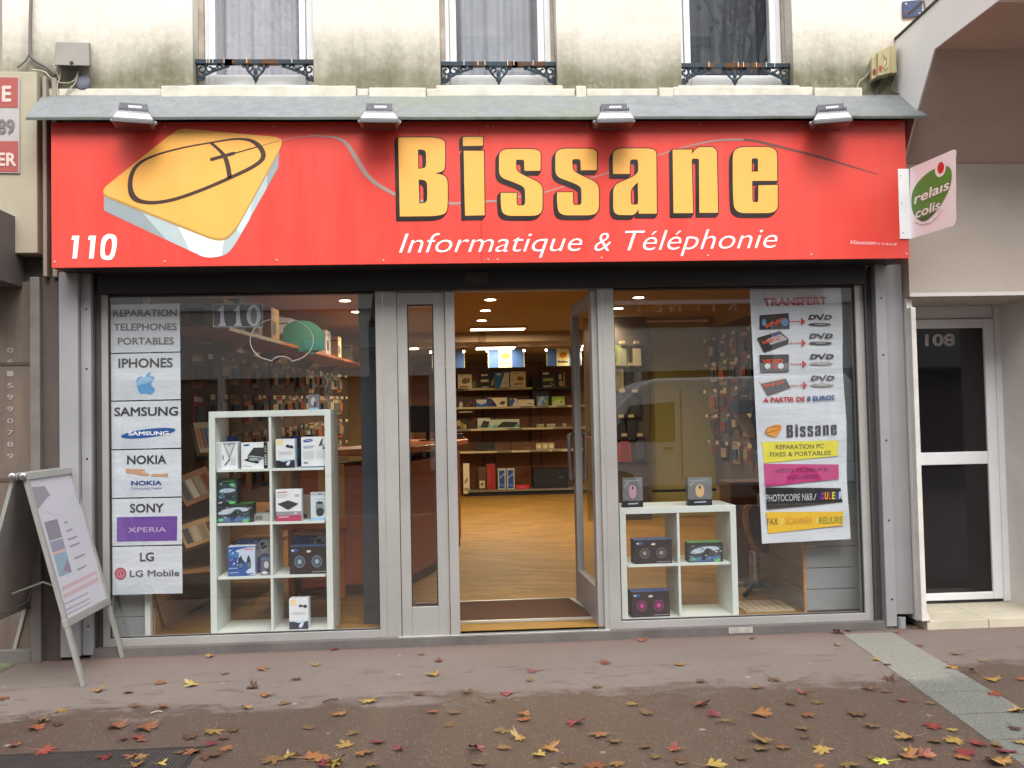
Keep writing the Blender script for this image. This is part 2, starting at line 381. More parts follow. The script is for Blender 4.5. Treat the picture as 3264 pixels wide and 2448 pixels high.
# ================================================================ SETTING
mb = MB(); mb.quad([(-14, -8.4, G), (20, -8.4, G), (20, .6, G), (-14, .6, G)], PAVE); struct(mb, 'pavement')
ROAD = mat('road_asphalt', '3f3f42', .85, 0, .2, 20, .4)
mb = MB(); mb.quad([(-120, -150, G-.14), (120, -150, G-.14), (120, 40, G-.14), (-120, 40, G-.14)], ROAD); struct(mb, 'road')
mb = MB(); mb.box(-14, 20, -8.6, -8.4, G-.14, G+.004, mat('granite', '7c7a76', .8, 0, .15, 30)); struct(mb, 'kerb', bevel=.01)
# stone strip set in the pavement
mb = MB(); js = [-.18, -.50, -.83, -1.17, -1.51, -1.86, -2.22, -2.6, -3.0]
def sx(y): return (4.70+(y+.25)*.095, 5.03+(y+.25)*.075)
for a, b in zip(js[:-1], js[1:]):
    (l0, r0), (l1, r1) = sx(a), sx(b); g = .007
    mb.prism([(l0, a-g), (r0, a-g), (r1, b+g), (l1, b+g)], G-.02, G+.004, STONE, 'z')
struct(mb, 'stone_strip', bevel=.003)
mb = MB(); GR = mat('manhole_iron', '3b3533', .7, .2, .25, 9)
for i in range(92):
    x = -.35+i*.015; mb.box(x, x+.010, -2.6, -1.90, G-.002, G+.005, GR)
mb.box(-.4, 1.05, -2.62, -1.885, G-.02, G+.002, mat('manhole_dark', '1b1817', .8)); mb.box(-.42, 1.07, -1.885, -1.872, G-.02, G+.006, GR)
tag(mb.build('utility_cover', loc=(.3, -2.2, G)), 'dark ribbed metal utility cover sunk in the pavement at the bottom left', 'utility cover')

mb = MB(); mp_ = PZ(G+.004); mb.quad([mp_(*p) for p in ((-60, 2102), (66, 2104), (30, 2128), (-60, 2170))], mat('mossy_concrete', '5f6148', .9, 0, .3, 12, .4)); struct(mb, 'side_slab')
# interior shell
mb = MB(); mb.quad([(-.05, -.02, FL), (5.2, -.02, FL), (5.2, 1.2, FL), (5.9, 1.2, FL), (6.1, 11.4, FL), (-.05, 11.4, FL)], PARQ); struct(mb, 'shop_floor')
mb = MB(); mb.quad([(-.2, .2, 2.65), (-.2, 8.1, 2.65), (6.2, 8.1, 2.65), (6.2, .2, 2.65)], CEIL)
mb.quad([(-.2, 8.1, 2.65), (6.2, 8.1, 2.65), (6.2, 8.1, 2.5), (-.2, 8.1, 2.5)], CEIL)
mb.quad([(-.2, 8.1, 2.5), (-.2, 11.5, 2.5), (6.2, 11.5, 2.5), (6.2, 8.1, 2.5)], CEIL)
mb.quad([(-.2, .06, 2.22), (-.2, .2, 2.65), (6.2, .2, 2.65), (6.2, .06, 2.22)], CEIL); struct(mb, 'shop_ceiling')
IW = mat('warm_inner_wall', 'a58e66', .9, 0, .05, 1.5)
mb = MB()
mb.box(.1, .16, .3, 11.4, FL, 2.65, IW); mb.box(-.2, 6.2, 11.3, 11.4, FL, 2.5, IW)
mb.box(5.75, 5.85, 1.0, 6.7, FL, 2.65, IW); mb.box(5.0, 5.75, .95, 1.0, FL, 2.65, IW)
struct(mb, 'shop_inner_wall')
mb = MB(); mb.box(1.5, 5.75, 11.2, 11.3, FL, 2.36, WOODB)
for x in (2.1, 2.95, 3.8, 4.65): mb.box(x, x+.012, 11.192, 11.2, FL, 2.36, mat('dark_groove', '2a140a', .8))
tag(mb.build('wall_panelling', loc=(3.6, 11.2, FL)), 'brown wood panelling covering the back wall of the shop', 'panelling')

# ================================================================ SHOP BUILDING (upper wall, windows)
wy = PY(-.10)
shop = thing('shop_building', 'cream plastered house front with three white windows above the red shop sign', 'building', (2.5, 0, G))
def wx(px, py): return wy(px, py).x
SILL = 3.535; W = [(615, 1000, 688, 955), (1404, 1777, 1454, 1713), (2173, 2530, 2197, 2450)]
op = [(wx(a, 240), wx(b, 240)) for a, b, c, d in W]
wall = MB(); edges = [-.62]+[e for o in op for e in o]+[5.9]
for i in range(0, len(edges), 2): wall.box(edges[i], edges[i+1], -.10, .35, 3.44, 7.5, PLASTER)
for a, b in op: wall.box(a, b, -.10, .35, 3.44, SILL-.01, PLASTER); wall.box(a, b, -.10, .35, 5.35, 7.5, PLASTER)
wall.box(-.62, 5.9, -.10, .35, 2.66, 3.44, PLASTER)
wall.build('wall', shop)
STN = mat('pale_cut_stone', 'c2bfb2', .85, 0, .18, 7, .4)
co_ = MB(); xs = [-.35, .38, 1.62, 1.70, 2.07, 3.05, 3.12, 3.60, 3.70, 4.65, 4.98]
for i, (a, b) in enumerate(zip(xs[:-1], xs[1:])):
    co_.box(a+.002, b-.002, -.125-(i % 2)*.02, -.1005, 3.43, 3.51+(.012 if i in (1, 5, 8) else 0), STN)
co_.build('cornice', shop, bevel=.006)
for a, b in op:
    s = MB().box(a-.03, b+.03, -.122, .12, SILL-.03, SILL-.002, STN); s.build('sill', shop, bevel=.006)
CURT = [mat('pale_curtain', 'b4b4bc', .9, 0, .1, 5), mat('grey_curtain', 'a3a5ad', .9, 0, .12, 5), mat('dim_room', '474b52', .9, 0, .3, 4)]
def gx(px, py): return PY(.08)(px, py).x
for k, ((a, b), (p0, p1, g0, g1)) in enumerate(zip(op, W)):
    y0, y1 = .07, .13; zb, zt = SILL-.002, 5.35; L, Rr = a+.035, b-.02; ga, gb = gx(g0, 120), gx(g1, 120); gz = PY(.08)(800, 243).z
    f = MB(); f.box(L, ga-.045, y0, y1, zb, zt, WHITEPVC); f.box(gb+.045, Rr, y0, y1, zb, zt, WHITEPVC); f.box(ga-.045, gb+.045, y0, y1, zb, zb+.05, WHITEPVC); f.box(ga-.045, gb+.045, y0, y1, zt-.06, zt, WHITEPVC)
    wf = f.build('window', shop, bevel=.004)
    f = MB(); f.box(ga-.043, ga, y0-.015, y1-.01, zb+.052, zt-.062, WHITEPVC); f.box(gb, gb+.043, y0-.015, y1-.01, zb+.052, zt-.062, WHITEPVC); f.box(ga, gb, y0-.015, y1-.01, zb+.052, gz, WHITEPVC)
    f.build('sash', wf, bevel=.004)
    f = MB(); f.quad([(ga, y0, gz), (gb, y0, gz), (gb, y0, zt-.062), (ga, y0, zt-.062)], GLASS); f.build('pane', wf)
    f = MB(); n = 40
    vs = []; fs = []
    for i in range(n+1):
        x = ga-.1+(gb-ga+.2)*i/n; y = .2+.022*math.sin(i*1.3+k)+.012*math.sin(i*.55)
        vs += [(x, y, zb), (x, y, zt)]
    f.add(vs, [(2*i, 2*i+2, 2*i+3, 2*i+1) for i in range(n)], CURT[k])
    f.build('curtain', wf, smooth=True)
    f = MB(); f.box(ga-.15, gb+.15, .34, .345, zb, zt, CURT[2]); f.build('room_back', wf)  # flat sheet whose dark colour stands in for the dim room
    # wooden reveal strip on the left, dirty
    f = MB(); f.box(a+.002, L, .04, .12, zb, zt, mat('old_painted_wood', 'a3998c', .8, 0, .3, 8, .4)); f.box(Rr, b-.002, .04, .12, zb, zt, mat('old_painted_wood', 'a3998c')); f.build('reveal', wf)
    # cast iron guard
    f = MB(); ym = -.03; my = PY(ym); r0, r1 = a+.004, b-.004; zr = my(800, 198).z+(0, -.012, -.02)[k]*1.0
    f.box(r0, r1, ym-.02, ym+.02, zr-.016, zr+.012, IRON)
    for i in range(5):
        x = r0+.15+(r1-r0-.25)*random.random(); f.box(x, x+.04+.06*random.random(), ym-.0215, ym+.0215, zr-.0165, zr+.0125, RUST)
    for i in range(6):
        x = r0+.02+(r1-r0-.04)*random.random(); f.box(x, x+.004, ym-.022, ym-.0205, zr-.014, zr+.02, mat('white_drip', 'd8d8d4', .6))
    gd = f.build('guard_rail', wf, bevel=.003)
    f = MB()
    def scroll(cx, cz, r, t0, t1, th=.006, m=IRON):
        pts = []
        for q in range(15):
            u = q/14; ang = R(t0+(t1-t0)*u); rr = r*(1-.62*u); pts.append((cx+rr*math.cos(ang), ym, cz+rr*math.sin(ang)))
        f.tube(pts, th, m, 6)
    for s, x0 in ((1, r0), (-1, r1)):
        z = zr-.016
        A = (lambda t: t) if s == 1 else (lambda t: 180-t)
        scroll(x0+s*.035, z-.03, .03, A(90), A(-300), .007); scroll(x0+s*.085, z-.028, .026, A(120), A(480), .007); scroll(x0+s*.15, z-.02, .02, A(180), A(-180), .006)
        scroll(x0+s*.03, z-.085, .026, A(60), A(-260), .007); scroll(x0+s*.20, z-.012, .012, A(180), A(-160), .005)
        f.tube([(x0+s*.01, ym, z-.11), (x0+s*.05, ym, z-.075), (x0+s*.11, ym, z-.045), (x0+s*.21, ym, z-.008)], .008, IRON, 6)
        f.tube([(x0+s*.004, ym, z), (x0+s*.004, ym, z-.12)], .005, IRON, 6)
        f.ball((x0+s*.06, ym, z-.062), .018, .008, .014, IRON, 8, 5); f.ball((x0+s*.115, ym, z-.03), .016, .008, .012, IRON, 8, 5)
    cx = (r0+r1)/2; z = zr-.016
    for s in (1, -1):
        A = (lambda t: t) if s == 1 else (lambda t: 180-t)
        scroll(cx+s*.03, z-.025, .024, A(-90), A(290), .006); scroll(cx+s*.075, z-.012, .012, A(180), A(-160), .005)
        f.tube([(cx+s*.07, ym, z), (cx+s*.045, ym, z-.05), (cx+s*.014, ym, z-.08), (cx, ym, z-.115)], .007, IRON, 6)
    f.ball((cx, ym, z-.085), .02, .009, .025, IRON, 8, 6); f.ball((cx, ym, z-.05), .014, .009, .03, IRON, 8, 6)
    f.tube([(cx, ym, z-.1), (cx, ym, z-.135)], .008, IRON, 6, .001)
    f.build('ornament', gd)
# zinc flashing over the sign
f = MB(); t = PY(-.10); b_ = PY(-.43)
pts_t = [t(140, 308), t(2882, 310)]; zt = 3.462; zb = 3.222
A = [(-.363, -.127, zt), (5.27, -.127, zt)]; B = [(-.33, -.44, zb), (5.265, -.44, zb)]
n = 30; vs = []
for i in range(n+1):
    u = i/n; x0 = A[0][0]+(A[1][0]-A[0][0])*u; x1 = B[0][0]+(B[1][0]-B[0][0])*u; wv_ = .0012*math.sin(i*1.3)+.002*math.sin(i*.3)
    vs += [(x0, A[0][1], zt+wv_), (x1, B[0][1], zb+wv_*.8), (x1, B[0][1]+.004, zb-.014+wv_*.8)]
f.add(vs, [(3*i+j, 3*i+3+j, 3*i+4+j, 3*i+1+j) for i in range(n) for j in (0, 1)], ZINC)
o = f.build('flashing', shop); sm = o.modifiers.new('solid', 'SOLIDIFY'); sm.thickness = .004; sm.offset = 0
# side piers and shutter guides, black box
f = MB(); f.box(-.05, 4.99, -.07, .06, 2.2, 2.45, mat('black_fascia', '171213', .5, .1, .2, 3)); f.box(2.30, 2.45, -.074, -.07, 2.24, 2.31, mat('dim_plate', '3a2c2a', .6)); f.build('shutter_box', shop, bevel=.003)
f = MB(); f.box(-.21, 5.15, -.335, -.07, 2.33, 3.2, DARKMET); f.build('fascia_core', shop)
for (a, b, y0, y1, m) in ((-.262, -.145, -.14, .3, GREYMET), (-.143, -.08, -.10, .02, GREYMET), (5.04, 5.11, -.10, .02, GREYMET), (5.113, 5.245, -.06, .3, GREYMET)):
    f = MB(); f.box(a, b, y0, y1, G+(.09 if a > 5.1 else .02), 2.33, m)
    o = f.build('pier', shop, bevel=.003)
    if y0 == -.10:
        c = (a+b)/2+.004
        for z in (.1, .62, 1.15, 1.72, 2.1): MB().ball((c, y0-.001, z), .007, .004, .007, BLACK, 8, 5).build('rivet', o)
for a, b in ((-.078, -.04), (4.985, 5.038)):
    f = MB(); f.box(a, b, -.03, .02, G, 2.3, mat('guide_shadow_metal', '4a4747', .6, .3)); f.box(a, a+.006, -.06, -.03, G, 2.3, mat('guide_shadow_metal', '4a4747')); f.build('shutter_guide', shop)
f = MB(); f.box(-.1, 5.1, -.09, .1, G-.05, G+.052, mat('grey_plinth', '5b5654', .85, 0, .25, 5, .5))
f.box(3.98, 4.14, -.093, -.09, G+.01, G+.05, mat('broken_plaster', '99948e', .9, 0, .3, 20)); f.build('plinth', shop, bevel=.006)

# ================================================================ RED SIGN
sx0, sx1, sz0, sz1, SY = -.219, 5.16, 2.325, 3.222, -.35
sign = thing('shop_sign', 'long red fascia sign with yellow name lettering and a drawn computer mouse', 'shop sign', ((sx0+sx1)/2, SY, sz0))
f = MB(); f.box(sx0, 2.402, SY, SY+.012, sz0, sz1, SIGNRED); f.box(2.404, sx1, SY, SY+.012, sz0, sz1, SIGNRED); f.build('panel', sign, bevel=.0015)
f = MB(); f.box(sx0, sx0+.012, SY+.013, -.08, sz0, sz1, SIGNRED); f.box(sx1-.012, sx1, SY+.013, -.12, sz0, sz1, SIGNRED); f.box(sx0+.013, sx1-.013, SY+.013, -.072, sz0, sz0+.004, DARKMET); f.build('casing', sign)
S = PY(SY)
YEL, YSH, INK, SILV = mat('yellow_vinyl', 'eaab52', .4, var=.03), mat('ochre_vinyl', 'b08a48', .4, var=.03), mat('black_vinyl', '1c1210', .4, var=.03), mat('silver_vinyl', '9b8d86', .4, var=.03)
WV = mat('white_vinyl', 'eeeef0', .4, var=.03)
s1 = [(1147, 1003, 1), (1150, 930), (1147, 876), (1030, 876), (905, 876), (905, 965), (905, 1040), (985, 1068), (1057, 1098), (1058, 1140), (1060, 1207), (1030, 1207), (1008, 1207), (1008, 1160), (1008, 1133, 1), (915, 1133, 1), (913, 1190), (925, 1268), (1035, 1268), (1160, 1268), (1160, 1160), (1160, 1080), (1075, 1042), (1010, 1010), (1005, 975), (1003, 938), (1028, 938), (1052, 938), (1054, 975), (1054, 1003, 1)]
e3 = lambda L: [(p[0]+1961.6,)+tuple(p[1:]) for p in L]
LET = [
 [[(312, 808, 1), (480, 806, 1), (585, 808), (588, 870), (588, 985), (575, 1010), (527, 1018, 1), (575, 1025), (602, 1050), (603, 1120), (603, 1200), (595, 1268), (500, 1270, 1), (322, 1272, 1)],
  [(428, 878, 1), (450, 878), (475, 885), (477, 935), (475, 985), (450, 990), (430, 992, 1)], [(432, 1055, 1), (460, 1055), (482, 1070), (483, 1125), (483, 1185), (460, 1195), (436, 1196, 1)]],
 [[(692, 804, 1), (810, 804, 1), (810, 856, 1), (693, 858, 1)]], [[(697, 886, 1), (815, 886, 1), (820, 1265, 1), (705, 1267, 1)]],
 [s1], [[(p[0]+331, p[1]-3)+tuple(p[2:]) for p in s1]],
 [[(1575, 1022, 1), (1673, 1022, 1), (1673, 970), (1676, 937), (1699, 937), (1722, 937), (1723, 985), (1723, 1010), (1700, 1035), (1640, 1060), (1576, 1090), (1576, 1170), (1576, 1262), (1655, 1264), (1705, 1264), (1725, 1228, 1), (1725, 1255, 1), (1832, 1255, 1), (1829, 930), (1828, 872), (1700, 872), (1575, 872), (1573, 950)],
  [(1720, 1070, 1), (1690, 1100), (1678, 1120), (1678, 1160), (1680, 1202), (1700, 1202), (1722, 1202), (1722, 1160)]],
 [[(1925, 880, 1), (2038, 878, 1), (2038, 906, 1), (2062, 866), (2105, 864), (2185, 864), (2185, 950), (2192, 1250, 1), (2082, 1250, 1), (2080, 965), (2080, 932), (2058, 932), (2037, 932), (2037, 965), (2045, 1252, 1), (1930, 1252, 1)]],
 [e3([(578, 1062, 1), (578, 960), (575, 864), (450, 864), (318, 864), (316, 980), (318, 1140), (325, 1252), (450, 1252), (582, 1252), (580, 1150), (580, 1087, 1), (467, 1089, 1), (467, 1140), (467, 1188), (448, 1188), (432, 1188), (432, 1140), (430, 1062, 1)]), e3([(428, 1008, 1), (428, 960), (428, 930), (446, 930), (465, 930), (465, 965), (465, 1008, 1)])]]
f = MB()
for L in LET:
    loops = [[(1100+x/1.8436, y/1.8436) for x, y in spline(l)] for l in L]
    for k in range(9): f.shape(loops, S, INK, .0022+.00012*k, 3.0, (-1.15*(8-k), 1.55*(8-k)))
    f.shape(loops, S, YEL, .0036)
f.build('name_lettering', sign)
for t_, a_, b_c, h_ in (('Informatique', (1272, 806), (1856, 800), -66), ('&', (1895, 800), (1948, 800), -64), ('Téléphonie', (1992, 799), (2478, 790), -68)): MB().text(t_, a_, b_c, h_, S, WV, -.008, .28, .003).build('tagline_word', sign)
f = MB()
for x in (0, 53): f.sp(zc(220, 400, 3.2529, [(30+x*3.25+p, q, 1) for p, q in ((5, 1142), (78, 1142), (52, 1380), (5, 1380), (22, 1185), (-6, 1188))]), S, WV, .003)
f.shape([[(p[0], p[1]) for p in spline(zc(220, 400, 3.2529, L))] for L in ([(340, 1160), (410, 1115), (500, 1140), (495, 1270), (460, 1390), (380, 1400), (325, 1370), (325, 1270)], [(385, 1200), (420, 1165), (445, 1175), (448, 1260), (425, 1345), (400, 1355), (370, 1340), (370, 1270)])], S, WV, .003)
f.build('house_number', sign); f = MB(); f.text('Visuacom', (2712, 778), (2792, 780), -14, S, WV, -.01, .5, .003); f.text('01 79 38 43 08', (2796, 781), (2858, 782), -7, S, WV, -.01, .3, .003)
f.build('maker_signature', sign)
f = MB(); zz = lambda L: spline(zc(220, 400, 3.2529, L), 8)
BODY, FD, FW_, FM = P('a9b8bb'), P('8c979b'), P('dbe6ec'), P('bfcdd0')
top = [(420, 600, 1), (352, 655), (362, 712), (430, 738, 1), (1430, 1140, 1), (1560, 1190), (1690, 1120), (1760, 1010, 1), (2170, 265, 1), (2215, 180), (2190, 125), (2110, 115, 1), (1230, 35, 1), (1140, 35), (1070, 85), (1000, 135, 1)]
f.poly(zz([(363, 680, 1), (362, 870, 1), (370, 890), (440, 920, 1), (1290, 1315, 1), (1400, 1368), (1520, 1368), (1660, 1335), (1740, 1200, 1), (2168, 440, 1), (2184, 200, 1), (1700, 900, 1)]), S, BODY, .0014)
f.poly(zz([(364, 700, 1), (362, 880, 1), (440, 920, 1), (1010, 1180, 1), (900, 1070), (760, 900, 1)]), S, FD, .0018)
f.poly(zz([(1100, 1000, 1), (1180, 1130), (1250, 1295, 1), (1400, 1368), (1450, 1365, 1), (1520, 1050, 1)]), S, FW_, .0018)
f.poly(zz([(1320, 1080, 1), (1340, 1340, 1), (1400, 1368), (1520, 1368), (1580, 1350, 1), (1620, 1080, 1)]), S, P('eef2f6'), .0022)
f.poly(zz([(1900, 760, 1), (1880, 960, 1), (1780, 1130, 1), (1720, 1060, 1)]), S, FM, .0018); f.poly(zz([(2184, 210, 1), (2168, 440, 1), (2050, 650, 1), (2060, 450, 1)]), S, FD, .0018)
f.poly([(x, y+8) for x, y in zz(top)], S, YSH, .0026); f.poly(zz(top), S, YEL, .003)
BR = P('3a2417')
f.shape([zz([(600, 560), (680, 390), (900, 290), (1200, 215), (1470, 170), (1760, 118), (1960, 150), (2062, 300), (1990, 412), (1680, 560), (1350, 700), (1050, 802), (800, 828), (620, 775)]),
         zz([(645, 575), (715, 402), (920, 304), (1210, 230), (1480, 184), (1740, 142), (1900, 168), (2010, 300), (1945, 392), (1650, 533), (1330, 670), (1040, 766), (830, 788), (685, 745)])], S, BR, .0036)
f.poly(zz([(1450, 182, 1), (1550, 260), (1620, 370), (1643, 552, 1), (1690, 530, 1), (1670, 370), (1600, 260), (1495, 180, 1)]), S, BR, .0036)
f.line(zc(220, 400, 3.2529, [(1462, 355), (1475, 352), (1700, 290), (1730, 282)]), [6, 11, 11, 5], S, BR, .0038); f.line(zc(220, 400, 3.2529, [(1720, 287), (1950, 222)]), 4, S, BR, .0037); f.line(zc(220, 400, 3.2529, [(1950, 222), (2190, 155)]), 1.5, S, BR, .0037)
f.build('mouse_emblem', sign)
cab = [(890, 449, 1.8), (945, 438, 2), (1003, 432, 3), (1063, 437, 6), (1085, 444, 9), (1100, 453, 11), (1116, 473, 13), (1132, 499, 14), (1150, 530, 14), (1170, 559, 13), (1190, 578, 12), (1208, 591, 11), (1257, 619, 10), (1330, 640, 9), (1447, 649, 7), (1583, 640, 6), (1735, 613, 4), (1783, 599, 3.5), (1881, 569, 3), (1941, 550, 3), (2093, 496, 3), (2196, 465, 4), (2272, 449, 5), (2325, 445, 6), (2370, 445, 7)]
f = MB(); f.line([c[:2] for c in cab], [c[2] for c in cab], S, SILV, .0012); f.line([(2370, 445), (2410, 449), (2446, 458), (2520, 476), (2598, 496), (2700, 526), (2799, 556)], [7, 8, 8, 7, 6, 5, 2], S, P('6e4540'), .0012)
f.build('cable_drawing', sign)
for p in ((525, 401), (873, 402), (1553, 403), (1573, 403), (1870, 398), (2230, 396), (2556, 400), (2873, 396), (175, 835), (525, 834), (882, 830), (1222, 830), (1556, 827), (1586, 827), (1917, 822), (2257, 815), (2586, 812), (2890, 810)):
    c = S(*p); MB().ball((c.x, SY-.002, c.z), .006, .003, .006, ALU2, 8, 5).build('rivet', sign)

# floodlights above the sign
def flood(px, yaw, label):
    T0 = PY(-.51)(px, 388); r = thing('floodlight', label, 'floodlight', (T0.x, -.52, T0.z), 'floodlights over the red sign'); T = Matrix.Translation(T0) @ Matrix.Rotation(R(yaw), 4, 'Z') @ Matrix.Rotation(R(6), 4, 'X') @ Matrix.Diagonal((1, .92, .85, 1))
    b = MB(); q = .115
    fr = [(-q, -.10, 0), (q, -.10, 0), (q, .10, -.0), (-q, .10, 0)]; bk = [(-.085, -.075, .06), (.085, -.075, .06), (.085, .08, .06), (-.085, .08, .06)]
    FLG = mat('floodlight_grey', '8a8a90', .45, .4, .08, 10)
    b.box(-q, q, -.10, .10, -.028, .0, mat('floodlight_rim', '706d70', .5, .3), T)
    b.solid([T @ Vector(p) for p in fr], [T @ Vector(p) for p in bk], FLG); b.build('housing', r, bevel=.004)
    b = MB()
    for i in range(13): x = -.08+i*.0134; b.box(x, x+.004, -.085, .07, .045, .085, FLG, T)
    b.box(-.078, .078, -.02, .10, .062, .125, mat('driver_box_grey', '77787e', .5, .3), T); b.box(-.03, .045, -.0215, -.02, .09, .108, WV, T); b.build('heat_sink', r, bevel=.001)
    b = MB(); b.box(-q+.02, q-.02, -.085, .085, -.0305, -.0285, mat('lamp_glass', '4b3a35', .15, 0, .1), T); b.build('lens', r)
    b = MB()
    for s in (-1, 1): b.box(s*q, s*(q+.006), -.012, .17, -.018, .012, STEEL, T); b.ball(T @ Vector((s*(q+.008), 0, 0)), .01, .01, .01, STEEL, 8, 5)
    b.box(-q-.006, q+.006, .165, .171, -.018, .012, STEEL, T); b.build('bracket', r, bevel=.001)
flood(427, 14, 'grey floodlight above the mouse drawing, leftmost over the red sign')
flood(1210, 3, 'grey floodlight over the sign just left of the large capital letter')
flood(1957, -3, 'grey floodlight over the sign above the last third of the name')
flood(2648, -14, 'grey floodlight near the right end of the red sign')

# hanging delivery-point sign
f = MB(); X = 5.172; hp = PX(X)
hs_ = thing('projecting_sign', 'white projecting sign with green oval logo fixed to the right end of the red sign', 'sign', (X, -.36, 2.43))
q = [(5.10, 2.905), (X, 2.905), (X, 2.45), (5.098, 2.45)]
f.prism(q, -.352, -.357, WV); f.build('fixing_flange', hs_, bevel=.001)
pn = [(2901, 536, 1), (3036, 478, 1), (3045, 475), (3050, 485), (3046+1, 498, 1), (3048, 690, 1), (3048, 712), (3038, 720, 1), (2901, 762, 1)]
f = MB(); L = spline(pn); f.solid([hp(p[0], p[1], 0) for p in L], [hp(p[0], p[1], -.004) for p in L], WV); f.build('panel', hs_)
f = MB(); k = lambda L: zc(2850, 460, 5.1857, L)
GRN = P('4c8f35')
f.sp(k([(280, 950), (300, 760), (430, 570), (620, 420), (820, 340), (940, 380), (960, 560), (900, 780), (780, 1000), (640, 1180), (500, 1280), (380, 1250), (300, 1120)]), hp, GRN, .001)
f.sp(k([(300, 1100), (390, 1250), (500, 1290), (640, 1180), (760, 1010), (620, 1130), (480, 1210), (380, 1180)]), hp, P('2f6b33'), .0014)
f.ell(*k([(765, 400)])[0], 17, 28, hp, WV, .002, 12); f.ell(*k([(770, 388)])[0], 10.5, 19, hp, P('cf2a2a'), .0026, 8)
f.text('relaıs', k([(330, 990)])[0], k([(910, 735)])[0], -33, hp, WV, .02, .1, .003); f.text('colis', k([(350, 1225)])[0], k([(760, 1060)])[0], -30, hp, WV, .02, .1, .003)
u = k([(335, 1300), (450, 1345), (590, 1320), (700, 1230), (800, 1090)]); segs = ['www.', 'relais', 'colis', '.com']
for i, t in enumerate(segs): f.text(t, u[i], u[i+1], -7, hp, P('5d6a50'), 0, 0, .002)
f.build('logo', hs_)
for z in (2.49, 2.68, 2.86): MB().ball((5.118, -.358, z), .005, .003, .005, ALU2, 8, 5).build('screw', hs_)
# ================================================================ SHOPFRONT
fr_ = thing('shopfront', 'grey aluminium shopfront with two large windows and a glazed double door', 'shopfront', (2.4, 0, G))
g0, g1, g2, g3 = 0.0, 1.7095, 3.2834, 4.9277; zT = 2.2
def xz(px, py, Y=-.03): p = PY(Y)(px, py); return p.x, p.z
d0 = xz(1270, 1400)[0]; d2 = 3.175; 
f = MB()
f.box(-.04, g0, -.03, .05, -.07, zT+.0, ALU); f.box(g1, d0, -.03, .05, -.075, zT, ALU); f.box(d2, g2, -.03, .05, -.075, zT, ALU); f.box(g3, 4.985, -.03, .05, -.07, zT, ALU)
f.box(g0, g1, -.03, .05, -.07, 0, ALU); f.box(g2, g3, -.03, .05, -.07, 0, ALU)
f.box(g0, g1, -.026, .05, zT-.012, zT, DARKMET); f.box(d0, g2, -.026, .05, zT-.008, zT, ALU); f.box(g2, g3, -.026, .05, zT-.012, zT, DARKMET)
f.box(-.04, g1, -.045, -.031, -.078, -.066, ALU2); f.box(g2, 4.985, -.045, -.031, -.078, -.066, ALU2)
f.box(g1+.045, g1+.05, -.033, -.03, -.07, zT, ALU2); f.box(d2+.03, d2+.034, -.033, -.03, -.07, zT, ALU2)
f.build('frame', fr_, bevel=.003)
GK = mat('rubber_gasket', '1a1a1c', .6)
for a, b in ((g0, g1), (g2, g3)):
    f = MB(); f.quad([(a, 0, 0), (b, 0, 0), (b, 0, zT-.012), (a, 0, zT-.012)], GLASS); o = f.build('window_pane', fr_)
    f = MB(); e = .006; f.box(a, a+e, -.012, -.002, 0, zT-.014, GK); f.box(b-e, b, -.012, -.002, 0, zT-.014, GK); f.box(a+e, b-e, -.012, -.002, 0, e, GK); f.build('gasket', o)
# fixed narrow leaf
leaf = MB(); la, lb = d0+.004, xz(1456, 1400)[0]; lf = thing('glazed_door_leaf', 'closed narrow door leaf with grey frame left of the open door', 'door', ((la+lb)/2, -.01, -.06))
ga, gb = xz(1294, 1400)[0]+.02, xz(1388, 1400)[0]+.0; gz0 = xz(1340, 1934)[1]; gz1 = xz(1340, 970)[1]
leaf.box(la, ga, -.024, .03, -.052, zT-.012, ALU); leaf.box(gb, lb-.065, -.024, .03, -.052, zT-.012, ALU); leaf.box(ga, gb, -.024, .03, -.052, gz0, ALU); leaf.box(ga, gb, -.024, .03, gz1, zT-.012, ALU)
leaf.box(lb-.062, lb, -.04, .03, -.05, zT-.012, ALU); leaf.build('frame', lf, bevel=.003)
f = MB(); f.quad([(ga, .0, gz0), (gb, .0, gz0), (gb, .0, gz1), (ga, .0, gz1)], GLASS); f.build('pane', lf)
f = MB(); e = .007; f.box(ga, ga+e, -.02, -.01, gz0, gz1, GK); f.box(gb-e, gb, -.02, -.01, gz0, gz1, GK); f.box(ga+e, gb-e, -.02, -.01, gz1-e, gz1, GK); f.box(ga+e, gb-e, -.02, -.01, gz0, gz0+e, GK); f.build('gasket', lf)
f = MB(); f.box(d0-.02, d2+.03, -.055, .02, -.06, -.046, ALU2); tag(f.build('door_threshold', bevel=.002, loc=(2.5, -.02, -.05)), 'pale metal threshold strip under the doorway', 'threshold')
f = MB(); MAT_ = mat('coir_mat', '4a2c18', .95, 0, .25, 40, .8); a = PZ(FL)(1455, 1987); b = PZ(FL)(1905, 1972); c = PZ(FL)(1800, 1912); d = PZ(FL)(1455, 1925)
f.prism([(1.9, a.y), (b.x, b.y), (c.x+.03, c.y), (1.9, d.y)], FL+.001, FL+.012, MAT_, 'z'); dm = f.build('door_mat', loc=(2.5, .3, FL)); tag(dm, 'brown coir doormat with pale metal edging inside the open doorway', 'doormat')
f = MB()
def strip(p, q, wd): 
    p = Vector(p); q = Vector(q); n_ = Vector((-(q-p).y, (q-p).x)).normalized()*wd/2
    f.prism([tuple(p+n_), tuple(q+n_), tuple(q-n_), tuple(p-n_)], FL+.001, FL+.016, ALU2, 'z')
strip((1.9, a.y-.01), (b.x+.01, b.y-.01), .02); strip((b.x+.015, b.y), (c.x+.045, c.y), .03); strip((1.9, d.y+.01), (c.x+.04, c.y+.01), .02); f.build('edging', dm)
